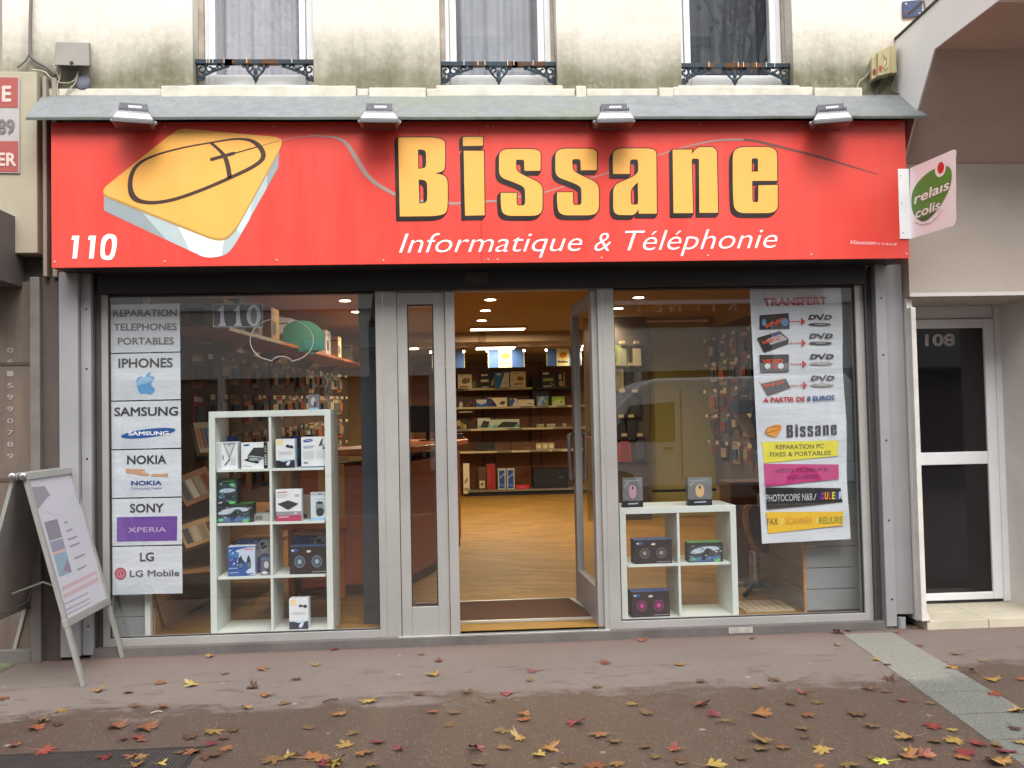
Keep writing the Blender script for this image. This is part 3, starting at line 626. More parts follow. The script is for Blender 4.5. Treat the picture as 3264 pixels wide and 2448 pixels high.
# open leaf, swung inwards
p0 = PZ(-.045)(1916, 1986); p1 = PZ(-.045)(1832, 1903); hx, hy = 3.16, -.005
ang = math.atan2(p1.y-hy, p1.x-hx); Wd = .88
dr = thing('open_door', 'open glazed door leaf with grey frame swung into the shop', 'door', (hx, hy, -.045)); dr.rotation_euler.z = ang
f = MB(); z0, z1 = 0, zT-.012+.045; OFF[dr.name] = Vector()
f.box(0, .10, -.025, .025, z0, z1, ALU); f.box(Wd-.10, Wd, -.025, .025, z0, z1, ALU); f.box(.10, Wd-.10, -.025, .025, z0, .26, ALU); f.box(.10, Wd-.10, -.025, .025, z1-.1, z1, ALU); f.build('frame', dr, bevel=.003)
f = MB(); f.quad([(.1, 0, .26), (Wd-.1, 0, .26), (Wd-.1, 0, z1-.1), (.1, 0, z1-.1)], GLASS); f.build('pane', dr)
f = MB()
for s in (-1, 1): f.tube([(Wd-.05, s*.025, .92), (Wd-.05, s*.06, .93), (Wd-.05, s*.06, 1.26), (Wd-.05, s*.025, 1.27)], .015, mat('handle_grey', '6f6d6e', .4, .4), 10)
f.build('handle', dr, smooth=True)
f = MB(); f.box(Wd+.0005, Wd+.004, -.008, .008, z0+.1, z1-.1, GK); f.build('brush_seal', dr)

# ================================================================ PAPERS ON THE WINDOWS
V = PY(.012); TXT = P('3b3a3c')
def sheet(name, label, cat, corners, draw, group=None, Yb=.012, m=PAPER):
    mp = PY(Yb); c = [mp(*p, 0) for p in corners]; b = [mp(*p, -.002) for p in corners]
    f = MB(); f.solid(c, b, m); draw(f, mp)
    o = f.build(name, loc=sum(c, Vector())/4); return tag(o, label, cat, group)
def Lx(y): return 352+(y-970)*.0075
def Rx(y): return 573+(y-970)*.0095
def paper(y0, y1, label, draw):
    o = sheet('poster', label, 'poster', [(Lx(y0), y0+5), (Rx(y0), y0), (Rx(y1), y1-4), (Lx(y1), y1+1)], draw, 'phone repair sheets down the left window', .010+.001*random.random()); return o
q = lambda x, y, *c: (x/2.0743, 850+y/2.0743)+c; q2 = lambda x, y, *c: (x/2.0743, 1450+y/2.0743)+c
def T(f, mp, s, a, b, cap, bold=.026, m=TXT, qq=q, sh=0): f.text(s, qq(*a), qq(*b), -cap/2.0743, mp, m, bold, sh, .002)
def d_(f, mp):
    G1 = P('66635f'); T(f, mp, 'REPARATION', (748, 330), (1170, 327), 47, m=G1); T(f, mp, 'TELEPHONES', (750, 422), (1170, 419), 47, m=G1); T(f, mp, 'PORTABLES', (778, 515), (1150, 513), 47, m=G1)
paper(967, 1124, 'white sheet lettered REPARATION TELEPHONES PORTABLES, topmost on the left window', d_)
def d_(f, mp):
    T(f, mp, 'IPHONES', (783, 668), (1142, 663), 62)
    B1 = P('5b93c4'); L = [(905, 790), (900, 745), (925, 722), (960, 735), (985, 722), (1022, 728), (1022, 740), (998, 765), (1003, 790), (1028, 808), (1015, 835), (990, 848), (965, 836), (935, 845), (915, 825)]
    f.sp([q(*p) for p in L], mp, B1, .002); f.sp([q(*p) for p in [(962, 732, 1), (966, 705), (998, 697, 1), (992, 725)]], mp, B1, .002); f.sp([q(*p) for p in [(905, 790), (905, 760), (930, 728), (985, 728), (1018, 735), (995, 768), (940, 775)]], mp, P('8bb4d6'), .0026)
paper(1124, 1276, 'white sheet with a blue bitten apple emblem, second down on the left window', d_)
def d_(f, mp):
    T(f, mp, 'SAMSUNG', (755, 987), (1178, 982), 58); c = q(980, 1101); f.ell(*c, 88, 13.5, mp, P('1d4f93'), .002, -7); T(f, mp, 'SAMSUNG', (848, 1116), (1115, 1112), 26, .03, P('e6e8ee'))
paper(1276, 1431, 'white sheet with a tilted blue oval logo, third down on the left window', d_)
def d_(f, mp):
    T(f, mp, 'NOKIA', (840, 1305), (1100, 1302), 58); SK = P('c29472')
    f.sp([q(*p) for p in [(832, 1335, 1), (900, 1340), (960, 1338), (962, 1350), (920, 1355), (990, 1368), (985, 1382), (930, 1382), (890, 1368), (832, 1366, 1)]], mp, SK, .002)
    f.sp([q(*p) for p in [(1110, 1366, 1), (1050, 1372), (1010, 1368), (992, 1380), (1020, 1388), (1060, 1385), (1110, 1390, 1)]], mp, SK, .0022)
    T(f, mp, 'NOKIA', (866, 1446), (1070, 1443), 30, .035, P('2d4a80')); T(f, mp, 'Connecting People', (866, 1474), (1070, 1470), 16, 0, P('5d74a4'))
paper(1431, 1586, 'white sheet with two reaching hands and blue lettering beneath', d_)
def d_(f, mp):
    T(f, mp, 'SONY', (858, 380), (1082, 377), 58, qq=q2); f.poly([q2(*p) for p in ((772, 412), (1172, 404), (1170, 566), (772, 573))], mp, P('643a92'), .002)
    f.text('XPERIA', q2(848, 512), q2(1098, 508), -16, mp, P('c9b8d8'), -.005, 0, .003)
paper(1586, 1739, 'white sheet with a purple rectangle lettered in white', d_)
def d_(f, mp):
    T(f, mp, 'LG', (925, 702), (1018, 700), 58, qq=q2); c = q2(797, 785); f.ell(*c, 19, 19.5, mp, P('a5364c'), .002); f.ell(*c, 12.5, 13, mp, P('d0a0a8'), .0026, 0, 20, .84); f.rect(c[0]-6, c[1]-8, c[0]-4, c[1]-5, mp, P('d0a0a8'), .003); f.line([(c[0]-1, c[1]-7), (c[0]-1, c[1]+6), (c[0]+5, c[1]+6)], 1.6, mp, P('d0a0a8'), .003)
    f.text('LG Mobile', q2(858, 806), q2(1186, 800), -21, mp, P('56565c'), .02, 0, .002)
paper(1739, 1895, 'white sheet with a round red logo, lowest on the left window', d_)
# 110 sticker and the round clear sticker
def d_(f, mp):
    k = lambda x, y, *c: (560+x/2.7657, 850+y/2.7657)+c
    W_ = P('b9bcc4')
    for x in (395, 535):
        f.sp([k(*p) for p in [(x-18, 522, 1), (x-18, 510, 1), (x-2, 505), (x-2, 490, 1), (x-2, 395, 1), (x-25, 392, 1), (x-25, 380, 1), (x+5, 362), (x+15, 340, 1), (x+28, 340, 1), (x+28, 500), (x+48, 510, 1), (x+48, 522, 1)]], mp, W_, .002)
    c = k(688, 431); f.ell(*c, 23, 34, mp, W_, .002, 0, 28, .0); f.ell(*c, 10, 27, mp, P('6a6360'), .0026, 0, 24)
    for a, b in (((330, 330), (766, 330)), ((766, 330), (764, 530)), ((764, 530), (332, 530)), ((332, 530), (330, 330))): f.line([k(*a), k(*b)], 1.6, mp, W_, .002)
k = lambda x, y: (560+x/2.7657, 850+y/2.7657)
sheet('number_sticker', 'smoky sticker with the white house number on the left window', 'sticker', [k(330, 330), k(766, 330), k(764, 530), k(332, 530)], d_, Yb=.006, m=mat('smoky_film', '2f2c2f', .5))
f = MB(); mp = PY(-.002); c0 = k(935, 650); pts = []
for i in range(41):
    a = R(128+284*i/40); pts.append((c0[0]+101*math.cos(a), c0[1]+72*math.sin(a)*1.0))
sc_ = k(935, 850); pts += [(sc_[0]+33*math.cos(R(a)), sc_[1]-2+20*math.sin(R(a))) for a in (-10, -40, -70, -100, -130, -165)]; pts.append(pts[0])
f.line(pts, 2.2, mp, P('b4a9a9'), .0)
tag(f.build('round_sticker', loc=mp(*c0)), 'outline of a clear round sticker with a notch on the left window', 'sticker')

# right banner
def d_(f, mp):
    a = lambda x, y: (2350+x/2.7655, 850+y/2.7655); b = lambda x, y: (2350+x/2.5527, 1400+y/2.5527); RD, BK, OR = P('b3202a'), P('1d1a1b'), P('c9512a')
    f.text('TRANSFERT', a(232, 345), a(795, 330), -24, mp, RD, .03, 0, .003)
    rows = [(470, 525, 'VHS', 0), (655, 690, 'VHS-C', 1), (840, 872, 'VIDEO8', 0), (1028, 1060, 'MINI DV', 1)]
    for i, (cy, vy, t, tilt) in enumerate(rows):
        if i == 0:
            f.poly([a(*p) for p in ((195, 428), (452, 408), (462, 548), (198, 553))], mp, BK, .002); f.ell(*a(236, 492), 7, 12, mp, P('5b86b0'), .003); f.ell(*a(420, 488), 12, 13, mp, P('5b86b0'), .003); f.text('VHS', a(245, 548), a(400, 490), -15, mp, OR, .05, .2, .004)
        if i == 1:
            f.poly([a(*p) for p in ((175, 628), (375, 566), (455, 640), (450, 680), (238, 755))], mp, BK, .002); f.poly([a(*p) for p in ((262, 640), (372, 590), (445, 640), (290, 690))], mp, P('a9a6ad'), .003); f.poly([a(*p) for p in ((300, 612), (378, 572), (392, 588), (330, 618))], mp, P('2e2c7a'), .004); f.text('VHS-C', a(215, 690), a(385, 640), -12, mp, OR, .05, 0, .005)
        if i == 2:
            f.poly([a(*p) for p in ((195, 778), (455, 772), (456, 925), (205, 935))], mp, P('343033'), .002); f.poly([a(*p) for p in ((200, 850), (456, 850), (456, 925), (205, 935))], mp, P('6b686c'), .0028)
            f.ell(*a(268, 876), 9, 9, mp, P('d5d5d8'), .004); f.ell(*a(385, 876), 9, 9, mp, P('d5d5d8'), .004); f.text('VIDEO', a(222, 852), a(405, 846), -12, mp, OR, .05, 0, .005); f.text('8', a(312, 900), a(345, 900), -11, mp, P('c2453a'), .06, 0, .005)
        if i == 3:
            f.poly([a(*p) for p in ((195, 1010), (400, 958), (412, 975), (430, 1000), (205, 1035))], mp, P('c5c5c3'), .002); f.poly([a(*p) for p in ((205, 1032), (428, 985), (470, 1065), (268, 1140))], mp, P('4f4c4e'), .003); f.text('MINI DV', a(225, 1066), a(418, 1030), -10, mp, OR, .05, 0, .005)
        x0 = 458+i*6
        for k_ in range(4): f.rect(*a(x0+k_*26, cy+8+(i > 0)*5), *a(x0+k_*26+16, cy+18+(i > 0)*5), mp, RD, .003)
        c = cy+14+(i > 0)*5; f.poly([a(x0+104, c-36), a(x0+138+4, c), a(x0+104, c+36)], mp, RD, .003)
        xd = 625+i*7; cD = BK if i < 3 else P('3c3a3c')
        f.text('D', a(xd, vy-60), a(xd+72, vy-60), -15, mp, cD, .05, .25, .003); f.text('V', a(xd+68, vy-50), a(xd+146, vy-60), -19, mp, cD, .02, 0, .0034); f.text('D', a(xd+138, vy-60), a(xd+212, vy-60), -15, mp, cD, .05, .25, .003)
        f.ell(*a(xd+102, vy-16), 37, 5.2, mp, cD if i < 2 else P('8d8b8d'), .003); f.text('VIDEO', a(xd+55, vy-10), a(xd+150, vy-12), -4.5, mp, P('c9c9c9'), .02, 0, .004)
    f.text('A PARTIR DE', a(230, 1195), a(598, 1185), -15, mp, RD, .04, 0, .003); f.text('8 EUROS', a(615, 1184), a(858, 1172), -15, mp, P('26467f'), .04, 0, .003)
    YE = P('d98b1e'); f.sp([a(*p) for p in [(225, 1460), (300, 1395), (400, 1390), (385, 1440), (345, 1505), (310, 1500)]], mp, YE, .002); f.line([a(*p) for p in ((245, 1450), (270, 1420), (340, 1405), (375, 1412), (350, 1440), (280, 1462), (245, 1455))], 1.3, mp, BK, .003)
    for L in LET:
        f.shape([[(a(432+(x-297)*.1985, 1505-(x-297)*.0076-(1270-y)*.236)) for x, y in spline(l, 3)] for l in L], mp, P('3a3738'), .003)
    f.poly([b(*p) for p in ((202, 22), (822, 10), (818, 135), (218, 195))], mp, P('d6cc28'), .002); f.text('REPARATION PC', b(312, 82), b(705, 74), -15, mp, P('6a6420'), .02, 0, .003); f.text('FIXES & PORTABLES', b(265, 142), b(760, 128), -14, mp, P('6a6420'), .02, 0, .003)
    f.poly([b(*p) for p in ((215, 200), (825, 205), (826, 322), (228, 385))], mp, P('b62f74'), .002); f.text('VENTE PC NEUF &', b(308, 272), b(738, 258), -12, mp, P('74214f'), .02, 0, .003); f.text('OCCASION', b(400, 326), b(655, 318), -12, mp, P('74214f'), .02, 0, .003)
    f.poly([b(*p) for p in ((230, 392), (842, 398), (858, 512), (240, 570))], mp, BK, .002); f.text('PHOTOCOPIE N&B', b(235, 508), b(612, 496), -23, mp, P('b9b9bd'), .01, 0, .003); f.text('/', b(620, 496), b(645, 496), -22, mp, P('b9b9bd'), .01, 0, .003)
    for i, (ch, cc) in enumerate(zip('COULEUR', ('2e2aa0', 'b52a86', 'e0b020', 'c94020', 'd8d020', '2b62c0', 'd8d8d8'))): f.text(ch, b(655+i*29, 490-i), b(680+i*29, 490-i), -23, mp, P(cc), .03, 0, .003)
    f.poly([b(*p) for p in ((235, 592), (862, 590), (862, 700), (252, 768))], mp, P('e0b118'), .002)
    for t, x0, x1, c in (('FAX', 243, 332, '5c4a20'), ('/', 358, 375, 'e6dfb0'), ('SCANNER', 392, 610, 'c98518'), ('/', 640, 655, 'e6dfb0'), ('RELIURE', 668, 856, '6a8220')): f.text(t, b(x0, 698-(x0-240)*.025), b(x1, 698-(x1-240)*.025), -22, mp, P(c), .01, 0, .003)
mp = PY(.014); f = MB(); n = 26
Lp = [(2389+ (2429-2389)*i/n, 914+(1733-914)*i/n) for i in range(n+1)]; Rp = [(2679+(2709-2679)*i/n+(2.5*math.sin(i*.55)), 914+(1718-914)*i/n) for i in range(n+1)]
vs = []
for i in range(n+1):
    vs += [mp(*Lp[i], .003*math.sin(i*.8)), mp((Lp[i][0]+Rp[i][0])/2, (Lp[i][1]+Rp[i][1])/2, .003*math.sin(i*.5)), mp(*Rp[i], .004*math.sin(i*.9))]
f.add(vs, [(3*i+j, 3*i+j+1, 3*i+4+j, 3*i+3+j) for i in range(n) for j in (0, 1)], PAPER); d_(f, PY(.010))
tag(f.build('banner', loc=(4.4, .014, 1.4)), 'long white paper banner about tape transfer hanging in the right window', 'banner')
# ================================================================ SHELF UNITS IN THE WINDOWS
def cube_shelf(label, x0, x1, z0, cols, rows, y0=.05, dep=.39):
    H_ = (.335+.016)*rows+.06; r = thing('cube_shelf', label, 'shelf unit', ((x0+x1)/2, y0, z0)); t = .04; ti = .016
    f = MB(); f.box(x0, x0+t, y0, y0+dep, z0, z0+H_-t, SHELFW); f.box(x1-t, x1, y0, y0+dep, z0, z0+H_-t, SHELFW); f.box(x0, x1, y0, y0+dep, z0+H_-t, z0+H_, SHELFW); f.box(x0+t, x1-t, y0, y0+dep, z0, z0+.03, SHELFW)
    f.build('frame', r, bevel=.0015); ih = (H_-t-.03); zs = []
    for i in range(1, cols):
        x = x0+t+(x1-x0-2*t)*i/cols; f = MB(); f.box(x-ti/2, x+ti/2, y0+.003, y0+dep-.003, z0+.03, z0+H_-t, SHELFW); f.build('divider', r, bevel=.001)
    for j in range(rows):
        z = z0+.03+ih*j/rows; zs.append(z+(ti/2 if j else 0))
        if j:
            f = MB()
            for i in range(cols):
                a = x0+t+(x1-x0-2*t)*i/cols+ti/2; b = x0+t+(x1-x0-2*t)*(i+1)/cols-ti/2; f.box(a, b, y0+.003, y0+dep-.003, z-ti/2, z+ti/2, SHELFW)
            f.build('shelf', r, bevel=.001)
    return zs
zl = cube_shelf('tall white cube shelf with eight compartments in the left window', .612, 1.40, FL+.0, 2, 4)
zr_ = cube_shelf('low white cube shelf with four compartments in the right window', 3.303, 4.093, FL+.0, 2, 2)

def box_item(name, label, cat, x0, x1, z0, h, y, dep, side, draw=None, front=None, group=None, rot=0, top=None, bev=.001):
    """a packed box standing on z0; draw(f, uv) prints its front, u and v in 0..1"""
    cx = (x0+x1)/2; wd = x1-x0; r = (cx, y+dep/2, z0); f = MB()
    f.box(-wd/2, wd/2, -dep/2, dep/2, 0, h, side); mp = UV(Vector((-wd/2, -dep/2, 0)), Vector((wd, 0, 0)), Vector((0, 0, h)), Vector((0, -1, 0)))
    if front: f.rect(0, 0, 1, 1, mp, front, .0006)
    if top: f.quad([(-wd/2, -dep/2, h+.0006), (wd/2, -dep/2, h+.0006), (wd/2, dep/2, h+.0006), (-wd/2, dep/2, h+.0006)], top)
    if draw: draw(f, mp)
    me_loc = Vector(r); o = f.build(name); o.location = me_loc; o.rotation_euler.z = R(rot); return tag(o, label, cat, group)
def at(px0, px1, py0, py1, y):      # photo box -> x0,x1,height on a plane
    m = PY(y); a = m(px0, (py0+py1)/2); b = m(px1, (py0+py1)/2); t = m((px0+px1)/2, py0); u = m((px0+px1)/2, py1); return a.x, b.x, t.z-u.z
WB, GB, BB = P('d9dcdf'), P('b9bcc0'), P('151417')
def bx(name, label, cat, px0, px1, py0, py1, y, dep, z, *a, **k):
    x0, x1, h = at(px0, px1, py0, py1, y); return box_item(name, label, cat, x0, x1, z+.0006, h, y, dep, *a, **k)
BL = P('1d3f8f')
# row 4 (top), left
Y0 = .075
def d_(f, m):
    f.rect(.02, .02, .24, .97, m, GB, .001); f.line([(.25, 0), (.25, 1)], .01, m, P('9a9ea3'), .0014); f.poly([(.32, .98), (.93, .98), (.62, .35)], m, P('8e9296'), .0014); f.poly([(.45, .85), (.8, .85), (.63, .5)], m, P('c6cacc'), .002); f.ell(.5, .87, .09, .02, m, WB, .0026); f.ell(.75, .87, .09, .02, m, WB, .0026)
    f.line([(.4, .15), (.65, .38)], .05, m, P('26282a'), .0026)
    for i in range(5): f.line([(.68, .18+i*.06), (.92, .18+i*.06)], .015, m, P('a8abae'), .002)
    f.rect(.3, .35, .36, .52, m, P('6b6e70'), .002)
bx('headset_box', 'white box showing a hanging grey triangular headset, top left compartment', 'box', 688, 757, 1383, 1470, Y0, .12, zl[3], WB, d_)
bx('storage_box', 'blue topped box standing behind the white headset box', 'box', 722, 757, 1365, 1466, Y0+.16, .1, zl[3], P('1c3578'), None)
def d_(f, m):
    f.ell(.18, .9, .11, .035, m, BL, .001, 6); f.poly([(.2, .48), (.42, .8), (.86, .8), (.78, .42), (.35, .5)], m, P('2e3133'), .0014); f.poly([(.2, .48), (.35, .47), (.78, .4), (.62, .31), (.3, .3)], m, P('5f6a6c'), .0018); f.poly([(.08, .33), (.24, .42), (.62, .26), (.55, .19)], m, P('222426'), .0022)
    f.ell(.42, .36, .17, .06, m, P('93a1a5'), .0026); f.rect(.76, 0, .89, 1, m, BB, .003); f.text('DVD WRITER', (.855, .1), (.855, .55), -.0, m, GB, 0, 0, .003) if 0 else None
    for i in range(7): f.rect(.79, .14+i*.06, .86, .17+i*.06, m, P('c8c9c0'), .0034)
    for i in range(3): f.rect(.79, .62+i*.09, .86, .68+i*.09, m, P('8a8c5a'), .0034)
    f.text('BURNER', (.08, .08), (.34, .07), .05, m, P('6a6d72'), 0, 0, .0014)
bx('drive_box', 'white box picturing a black laptop drive with a black side stripe', 'box', 769, 863, 1387, 1471, Y0, .08, zl[3], WB, d_)
def d_(f, m, c=True):
    f.rect(.08, .8, .36, .98, m, P('e3cf8f'), .001); f.sp([(.5, .72), (.6, .83), (.75, .78), (.95, .74), (.9, .66), (.7, .7)], m, P('3a3f5e'), .0014); f.ell(.62, .76, .08, .05, m, P('222436'), .0018); f.ell(.84, .73, .08, .05, m, P('222436'), .0018)
    for i in range(4): f.line([(.14, .47+i*.03), (.84, .47+i*.03)], .008, m, P('a7aab0'), .001)
    f.rect(0, .18, 1, .3, m, P('b9cbdc'), .001); f.sp([(0, .26, 1), (.2, .27), (.35, .2), (.6, .25), (1, .28, 1), (1, 0, 1), (0, 0, 1)], m, P('23253a'), .0014); f.sp([(.5, .1), (.65, .25), (.78, .24), (.7, .08)], m, P('c7d2e2'), .002); f.ell(.3, .12, .18, .07, m, BB, .002)
bx('camera_box', 'tall white box with pale yellow corner on the second top shelf', 'box', 879, 939, 1373, 1465, Y0, .1, zl[3], WB, d_)
bx('storage_box', 'dark blue box behind the tall white camera box', 'box', 924, 953, 1360, 1458, Y0+.15, .12, zl[3], P('14307c'), lambda f, m: f.rect(0, .3, 1, .62, m, P('1c6f93'), .001))
bx('storage_box', 'blue edged box behind the white lamp box', 'box', 973, 998, 1358, 1458, Y0+.2, .12, zl[3], P('14307c'), None)
def d_(f, m):
    f.ell(.25, .88, .18, .05, m, BL, .001, 5); f.line([(.15, .88), (.35, .885)], .015, m, P('c9d2e4'), .0016); f.poly([(.63, .7), (.74, .93), (.79, .93), (.76, .76), (.7, .69)], m, P('3f4347'), .0016); f.line([(.76, .76), (.83, .63)], .04, m, P('555a5e'), .0018); f.poly([(.74, .6), (.88, .6), (.83, .66)], m, P('3f4347'), .002)
    for i in range(3): f.line([(.08, .7-i*.035), (.5-i*.05, .71-i*.035)], .014, m, P('6d7ea8'), .001)
    for i in range(8):
        f.line([(.08, .52-i*.035), (.46, .525-i*.035)], .009, m, P('b4b7bc'), .001); f.line([(.55, .53-i*.035), (.94, .535-i*.035)], .009, m, P('b4b7bc'), .001)
    f.rect(.08, .12, .24, .19, m, P('8a8d92'), .001); f.rect(0, 0, 1, .035, m, P('1f4480'), .0016)
bx('lamp_box', 'large white box with a blue oval logo and small desk lamp picture', 'box', 960, 1048, 1367, 1464, Y0, .14, zl[3], WB, d_)
# row 3
def busy(f, m, n, cols_, x0=.02, x1=.93, y0=.04, y1=.86, seed=1):
    q_ = random.Random(seed)
    for i in range(n):
        x, y = q_.uniform(x0, x1), q_.uniform(y0, y1); a, b = q_.uniform(.02, .09), q_.uniform(.012, .05); f.poly([(x, y), (min(x+a, .98), y+q_.uniform(-.03, .03)), (min(x+a, .98), y+b), (x, y+b)], m, P(q_.choice(cols_)), .0036+.00004*i)
def gr(f, m, v=0):
    f.rect(0, .02, .93, .86, m, P('343d46'), .001); busy(f, m, 46, ['c5ccd2', '2b5a8e', '14181c', '4f9a58', '8c9aa6', '1c1f24'], seed=4+v); f.rect(0, .88, .95, 1, m, P('141c18'), .0014)
    if v: f.text('SUPPORT', (.4, .92), (.88, .925), .05, m, P('3f8a3a'), .01, .1, .002)
    f.sp([(0, .5), (.2, .72), (.5, .82), (.9, .78), (.9, .6), (.5, .55), (.2, .42)], m, P('b9c4d0'), .0018); f.sp([(0, .2), (.3, .3), (.7, .25), (.93, .35), (.93, .06), (0, .04)], m, P('48699a'), .0018)
    for i in range(3): f.line([(.0, .6+i*.07), (.2+i*.05, .84)], .02, m, P('1c2220'), .0026)
    f.sp([(.36, .1), (.42, .5), (.5, .7), (.6, .72), (.66, .6), (.55, .45), (.5, .1)], m, P('1d2127'), .003); f.ell(.6, .6, .1, .07, m, P('30353d'), .0034)
    f.ell(.12, .16, .07, .09, m, P('6bc07c'), .003); f.ell(.82, .09, .1, .08, m, P('5cb566'), .003)
def gr2(f, m):
    f.rect(.02, .06, .92, .86, m, P('2c3844'), .001); busy(f, m, 40, ['b5bec6', '2f6088', '14181c', '5aa56a', '222a30'], seed=9); f.rect(.3, .9, .85, .95, m, P('2c6a34'), .0014); f.sp([(.05, .5), (.3, .64), (.9, .62), (.9, .5), (.4, .44)], m, P('a6b7ca'), .0018); f.ell(.3, .28, .22, .16, m, P('1c2128'), .0022); f.ell(.27, .32, .13, .1, m, P('3b6180'), .0026)
    f.poly([(.55, .35), (.85, .42), (.7, .2), (.5, .18)], m, P('22252d'), .0026); f.sp([(0, .02), (.3, .12), (.25, .02)], m, P('b5bcc0'), .003); f.ell(.75, .78, .14, .06, m, P('63b874'), .0026); f.ell(.73, .05, .16, .06, m, P('5cb566'), .003)
    for i in range(4): f.line([(.0, .6+i*.06), (.3+i*.06, .85)], .015, m, P('1c2220'), .0024)
o = bx('phone_holder_box', 'wide black and green phone holder box at the base of the stack', 'box', 690, 805, 1593, 1653, Y0, .11, zl[2], BB, lambda f, m: gr(f, m, 1), top=P('2c7a34'))
x0, x1, h = at(690, 805, 1593, 1653, Y0)
x0b, x1b, hb = at(690, 758, 1512, 1590, Y0)
box_item('phone_holder_box', 'upright black and green phone holder box on top of the wider one', 'box', x0b, x1b, zl[2]+h+.0015, hb, Y0, .11, BB, gr2, top=P('2c7a34'))
bx('parts_tray', 'low pale plastic tray on the shelf beside the green boxes', 'tray', 808, 866, 1628, 1650, Y0+.05, .16, zl[2], P('9c9c98'), lambda f, m: f.rect(.1, .2, .5, .8, m, P('6a6a6c'), .001))
def d_(f, m):
    f.text('Transport', (.06, .9), (.5, .91), .035, m, P('b04652'), 0, .1, .001) if 0 else f.line([(.05, .91), (.45, .92)], .03, m, P('b9616c'), .001)
    for i in range(3): f.line([(.06, .84-i*.04), (.5-i*.05, .845-i*.04)], .01, m, P('9b9ea2'), .001)
    f.rect(.74, .76, .92, .84, m, P('a8abb0'), .001); f.poly([(.08, .56), (.48, .66), (.87, .55), (.47, .38)], m, P('38302f'), .0014); f.poly([(.08, .56), (.47, .38), (.87, .55), (.87, .53), (.47, .355), (.08, .54)], m, P('1c1817'), .0018)
    f.rect(0, .2, 1, .31, m, P('8f8a92'), .001); f.ell(.76, .25, .07, .03, m, P('c2bfc6'), .0016); f.rect(0, 0, 1, .19, m, P('a02f52'), .001); f.line([(.1, .13), (.5, .14)], .03, m, P('dcb4c0'), .0016)
bx('drive_box', 'white and crimson box with a flat black drive picture', 'box', 879, 961, 1545, 1646, Y0, .07, zl[2], WB, d_)
def d_(f, m):
    f.rect(.0, .9, 1, 1, m, P('a8b0b8'), .001); f.poly([(.4, .93), (.53, .97), (.66, .93)], m, P('3c3c3e'), .0014); f.line([(.28, .75), (.8, .75)], .02, m, P('8db4d6'), .001)
    f.sp([(.27, .3), (.27, .55), (.3, .66), (.5, .7), (.7, .66), (.75, .5), (.74, .3), (.65, .14), (.35, .14)], m, P('868c92'), .0014); f.sp([(.3, .4), (.5, .46), (.72, .4), (.72, .22), (.5, .14), (.32, .2)], m, P('2e3236'), .0018); f.ell(.5, .63, .19, .045, m, P('2a2d31'), .0022)
    for i in range(5): f.ell(.9, .55-i*.11, .06, .02, m, P('8d9298'), .001)
    f.rect(0, 0, 1, .1, m, P('8fb2d2'), .001)
bx('mouse_blister', 'white hanging pack showing a black computer mouse', 'pack', 990, 1048, 1550, 1639, Y0, .05, zl[2], P('c3cbd2'), d_)
bx('storage_box', 'dim beige box at the back of the right middle compartment', 'box', 962, 989, 1566, 1640, Y0+.12, .1, zl[2], P('857668'), lambda f, m: f.ell(.35, .1, .3, .12, m, BB, .001))
# row 2
def d_(f, m):
    f.rect(0, 0, 1, 1, m, P('1b4f96'), .001); f.sp([(.15, .8), (.5, .95), (1, .98, 1), (1, .02, 1), (.55, .04), (.85, .3), (.5, .6)], m, P('b7c6dc'), .0014); f.rect(0, .62, .4, .85, m, P('1c6aae'), .0016); f.rect(.02, .35, .36, .65, m, P('2c3f86'), .002)
    for x in (.48, .77): f.sp([(x-.09, .5), (x, .76), (x+.08, .5), (x+.09, .28), (x, .22), (x-.09, .28)], m, P('20232a'), .0024); f.ell(x, .36, .07, .09, m, P('54708f'), .0028)
    f.text('RECORD', (.62, .87), (.93, .875), .06, m, P('c43b58'), .02, .2, .003) if 0 else f.line([(.6, .9), (.94, .9)], .045, m, P('c87084'), .002); f.ell(.36, .85, .06, .03, m, P('cfd8e6'), .0022); f.ell(.08, .88, .05, .02, m, P('c2d2ea'), .0022)
    busy(f, m, 26, ['8fb0dc', 'd6dde8', '16306c', '0f5f9c'], 0, .42, .3, .8, 5); f.line([(.03, .27), (.35, .275)], .015, m, WB, .003); f.line([(.04, .12), (.4, .125)], .02, m, P('b8c2d2'), .003); f.line([(.6, .07), (.95, .08)], .025, m, P('30343c'), .003)
bx('speaker_box', 'bright blue box picturing two tall black desktop speakers', 'box', 725, 810, 1741, 1835, Y0, .12, zl[1], P('c4ccd6'), d_, rot=4)
def hdd(f, m):
    f.rect(0, 0, 1, 1, m, P('8a8c92'), .001); busy(f, m, 22, ['5a6070', 'b2b4ba', '3a4470'], 0, .9, 0, .95, 6); f.poly([(0, 1), (.75, 1), (.6, .7), (0, .75)], m, P('2c4278'), .0014); f.poly([(.3, .15), (.75, .55), (.95, .55), (.95, 0), (.3, 0)], m, P('45417c'), .0014); f.poly([(.62, .88), (.74, .97), (.97, .96), (.94, .7), (.78, .6), (.62, .7)], m, P('9fa1a6'), .0018); f.ell(.76, .85, .08, .05, m, P('2b2e33'), .0024, 10); f.poly([(.72, .74), (.86, .82), (.92, .77), (.78, .68)], m, P('33363c'), .0024)
bx('drive_box', 'grey and navy box behind the blue speaker box', 'box', 757, 862, 1725, 1832, Y0+.13, .12, zl[1], P('6d7280'), hdd, top=P('9a6c42'))
bx('webcam_pack', 'small dark pack with a white webcam wedged by the divider', 'pack', 832, 866, 1776, 1832, Y0, .06, zl[1], P('5a5a66'), lambda f, m: (f.ell(.5, .6, .22, .2, m, P('b9b9c2'), .001), f.rect(.05, .85, .95, .95, m, P('50718f'), .001), f.ell(.35, .15, .28, .09, m, P('c8c8cc'), .001), f.ell(.6, .25, .2, .1, m, P('2b2426'), .0008)))
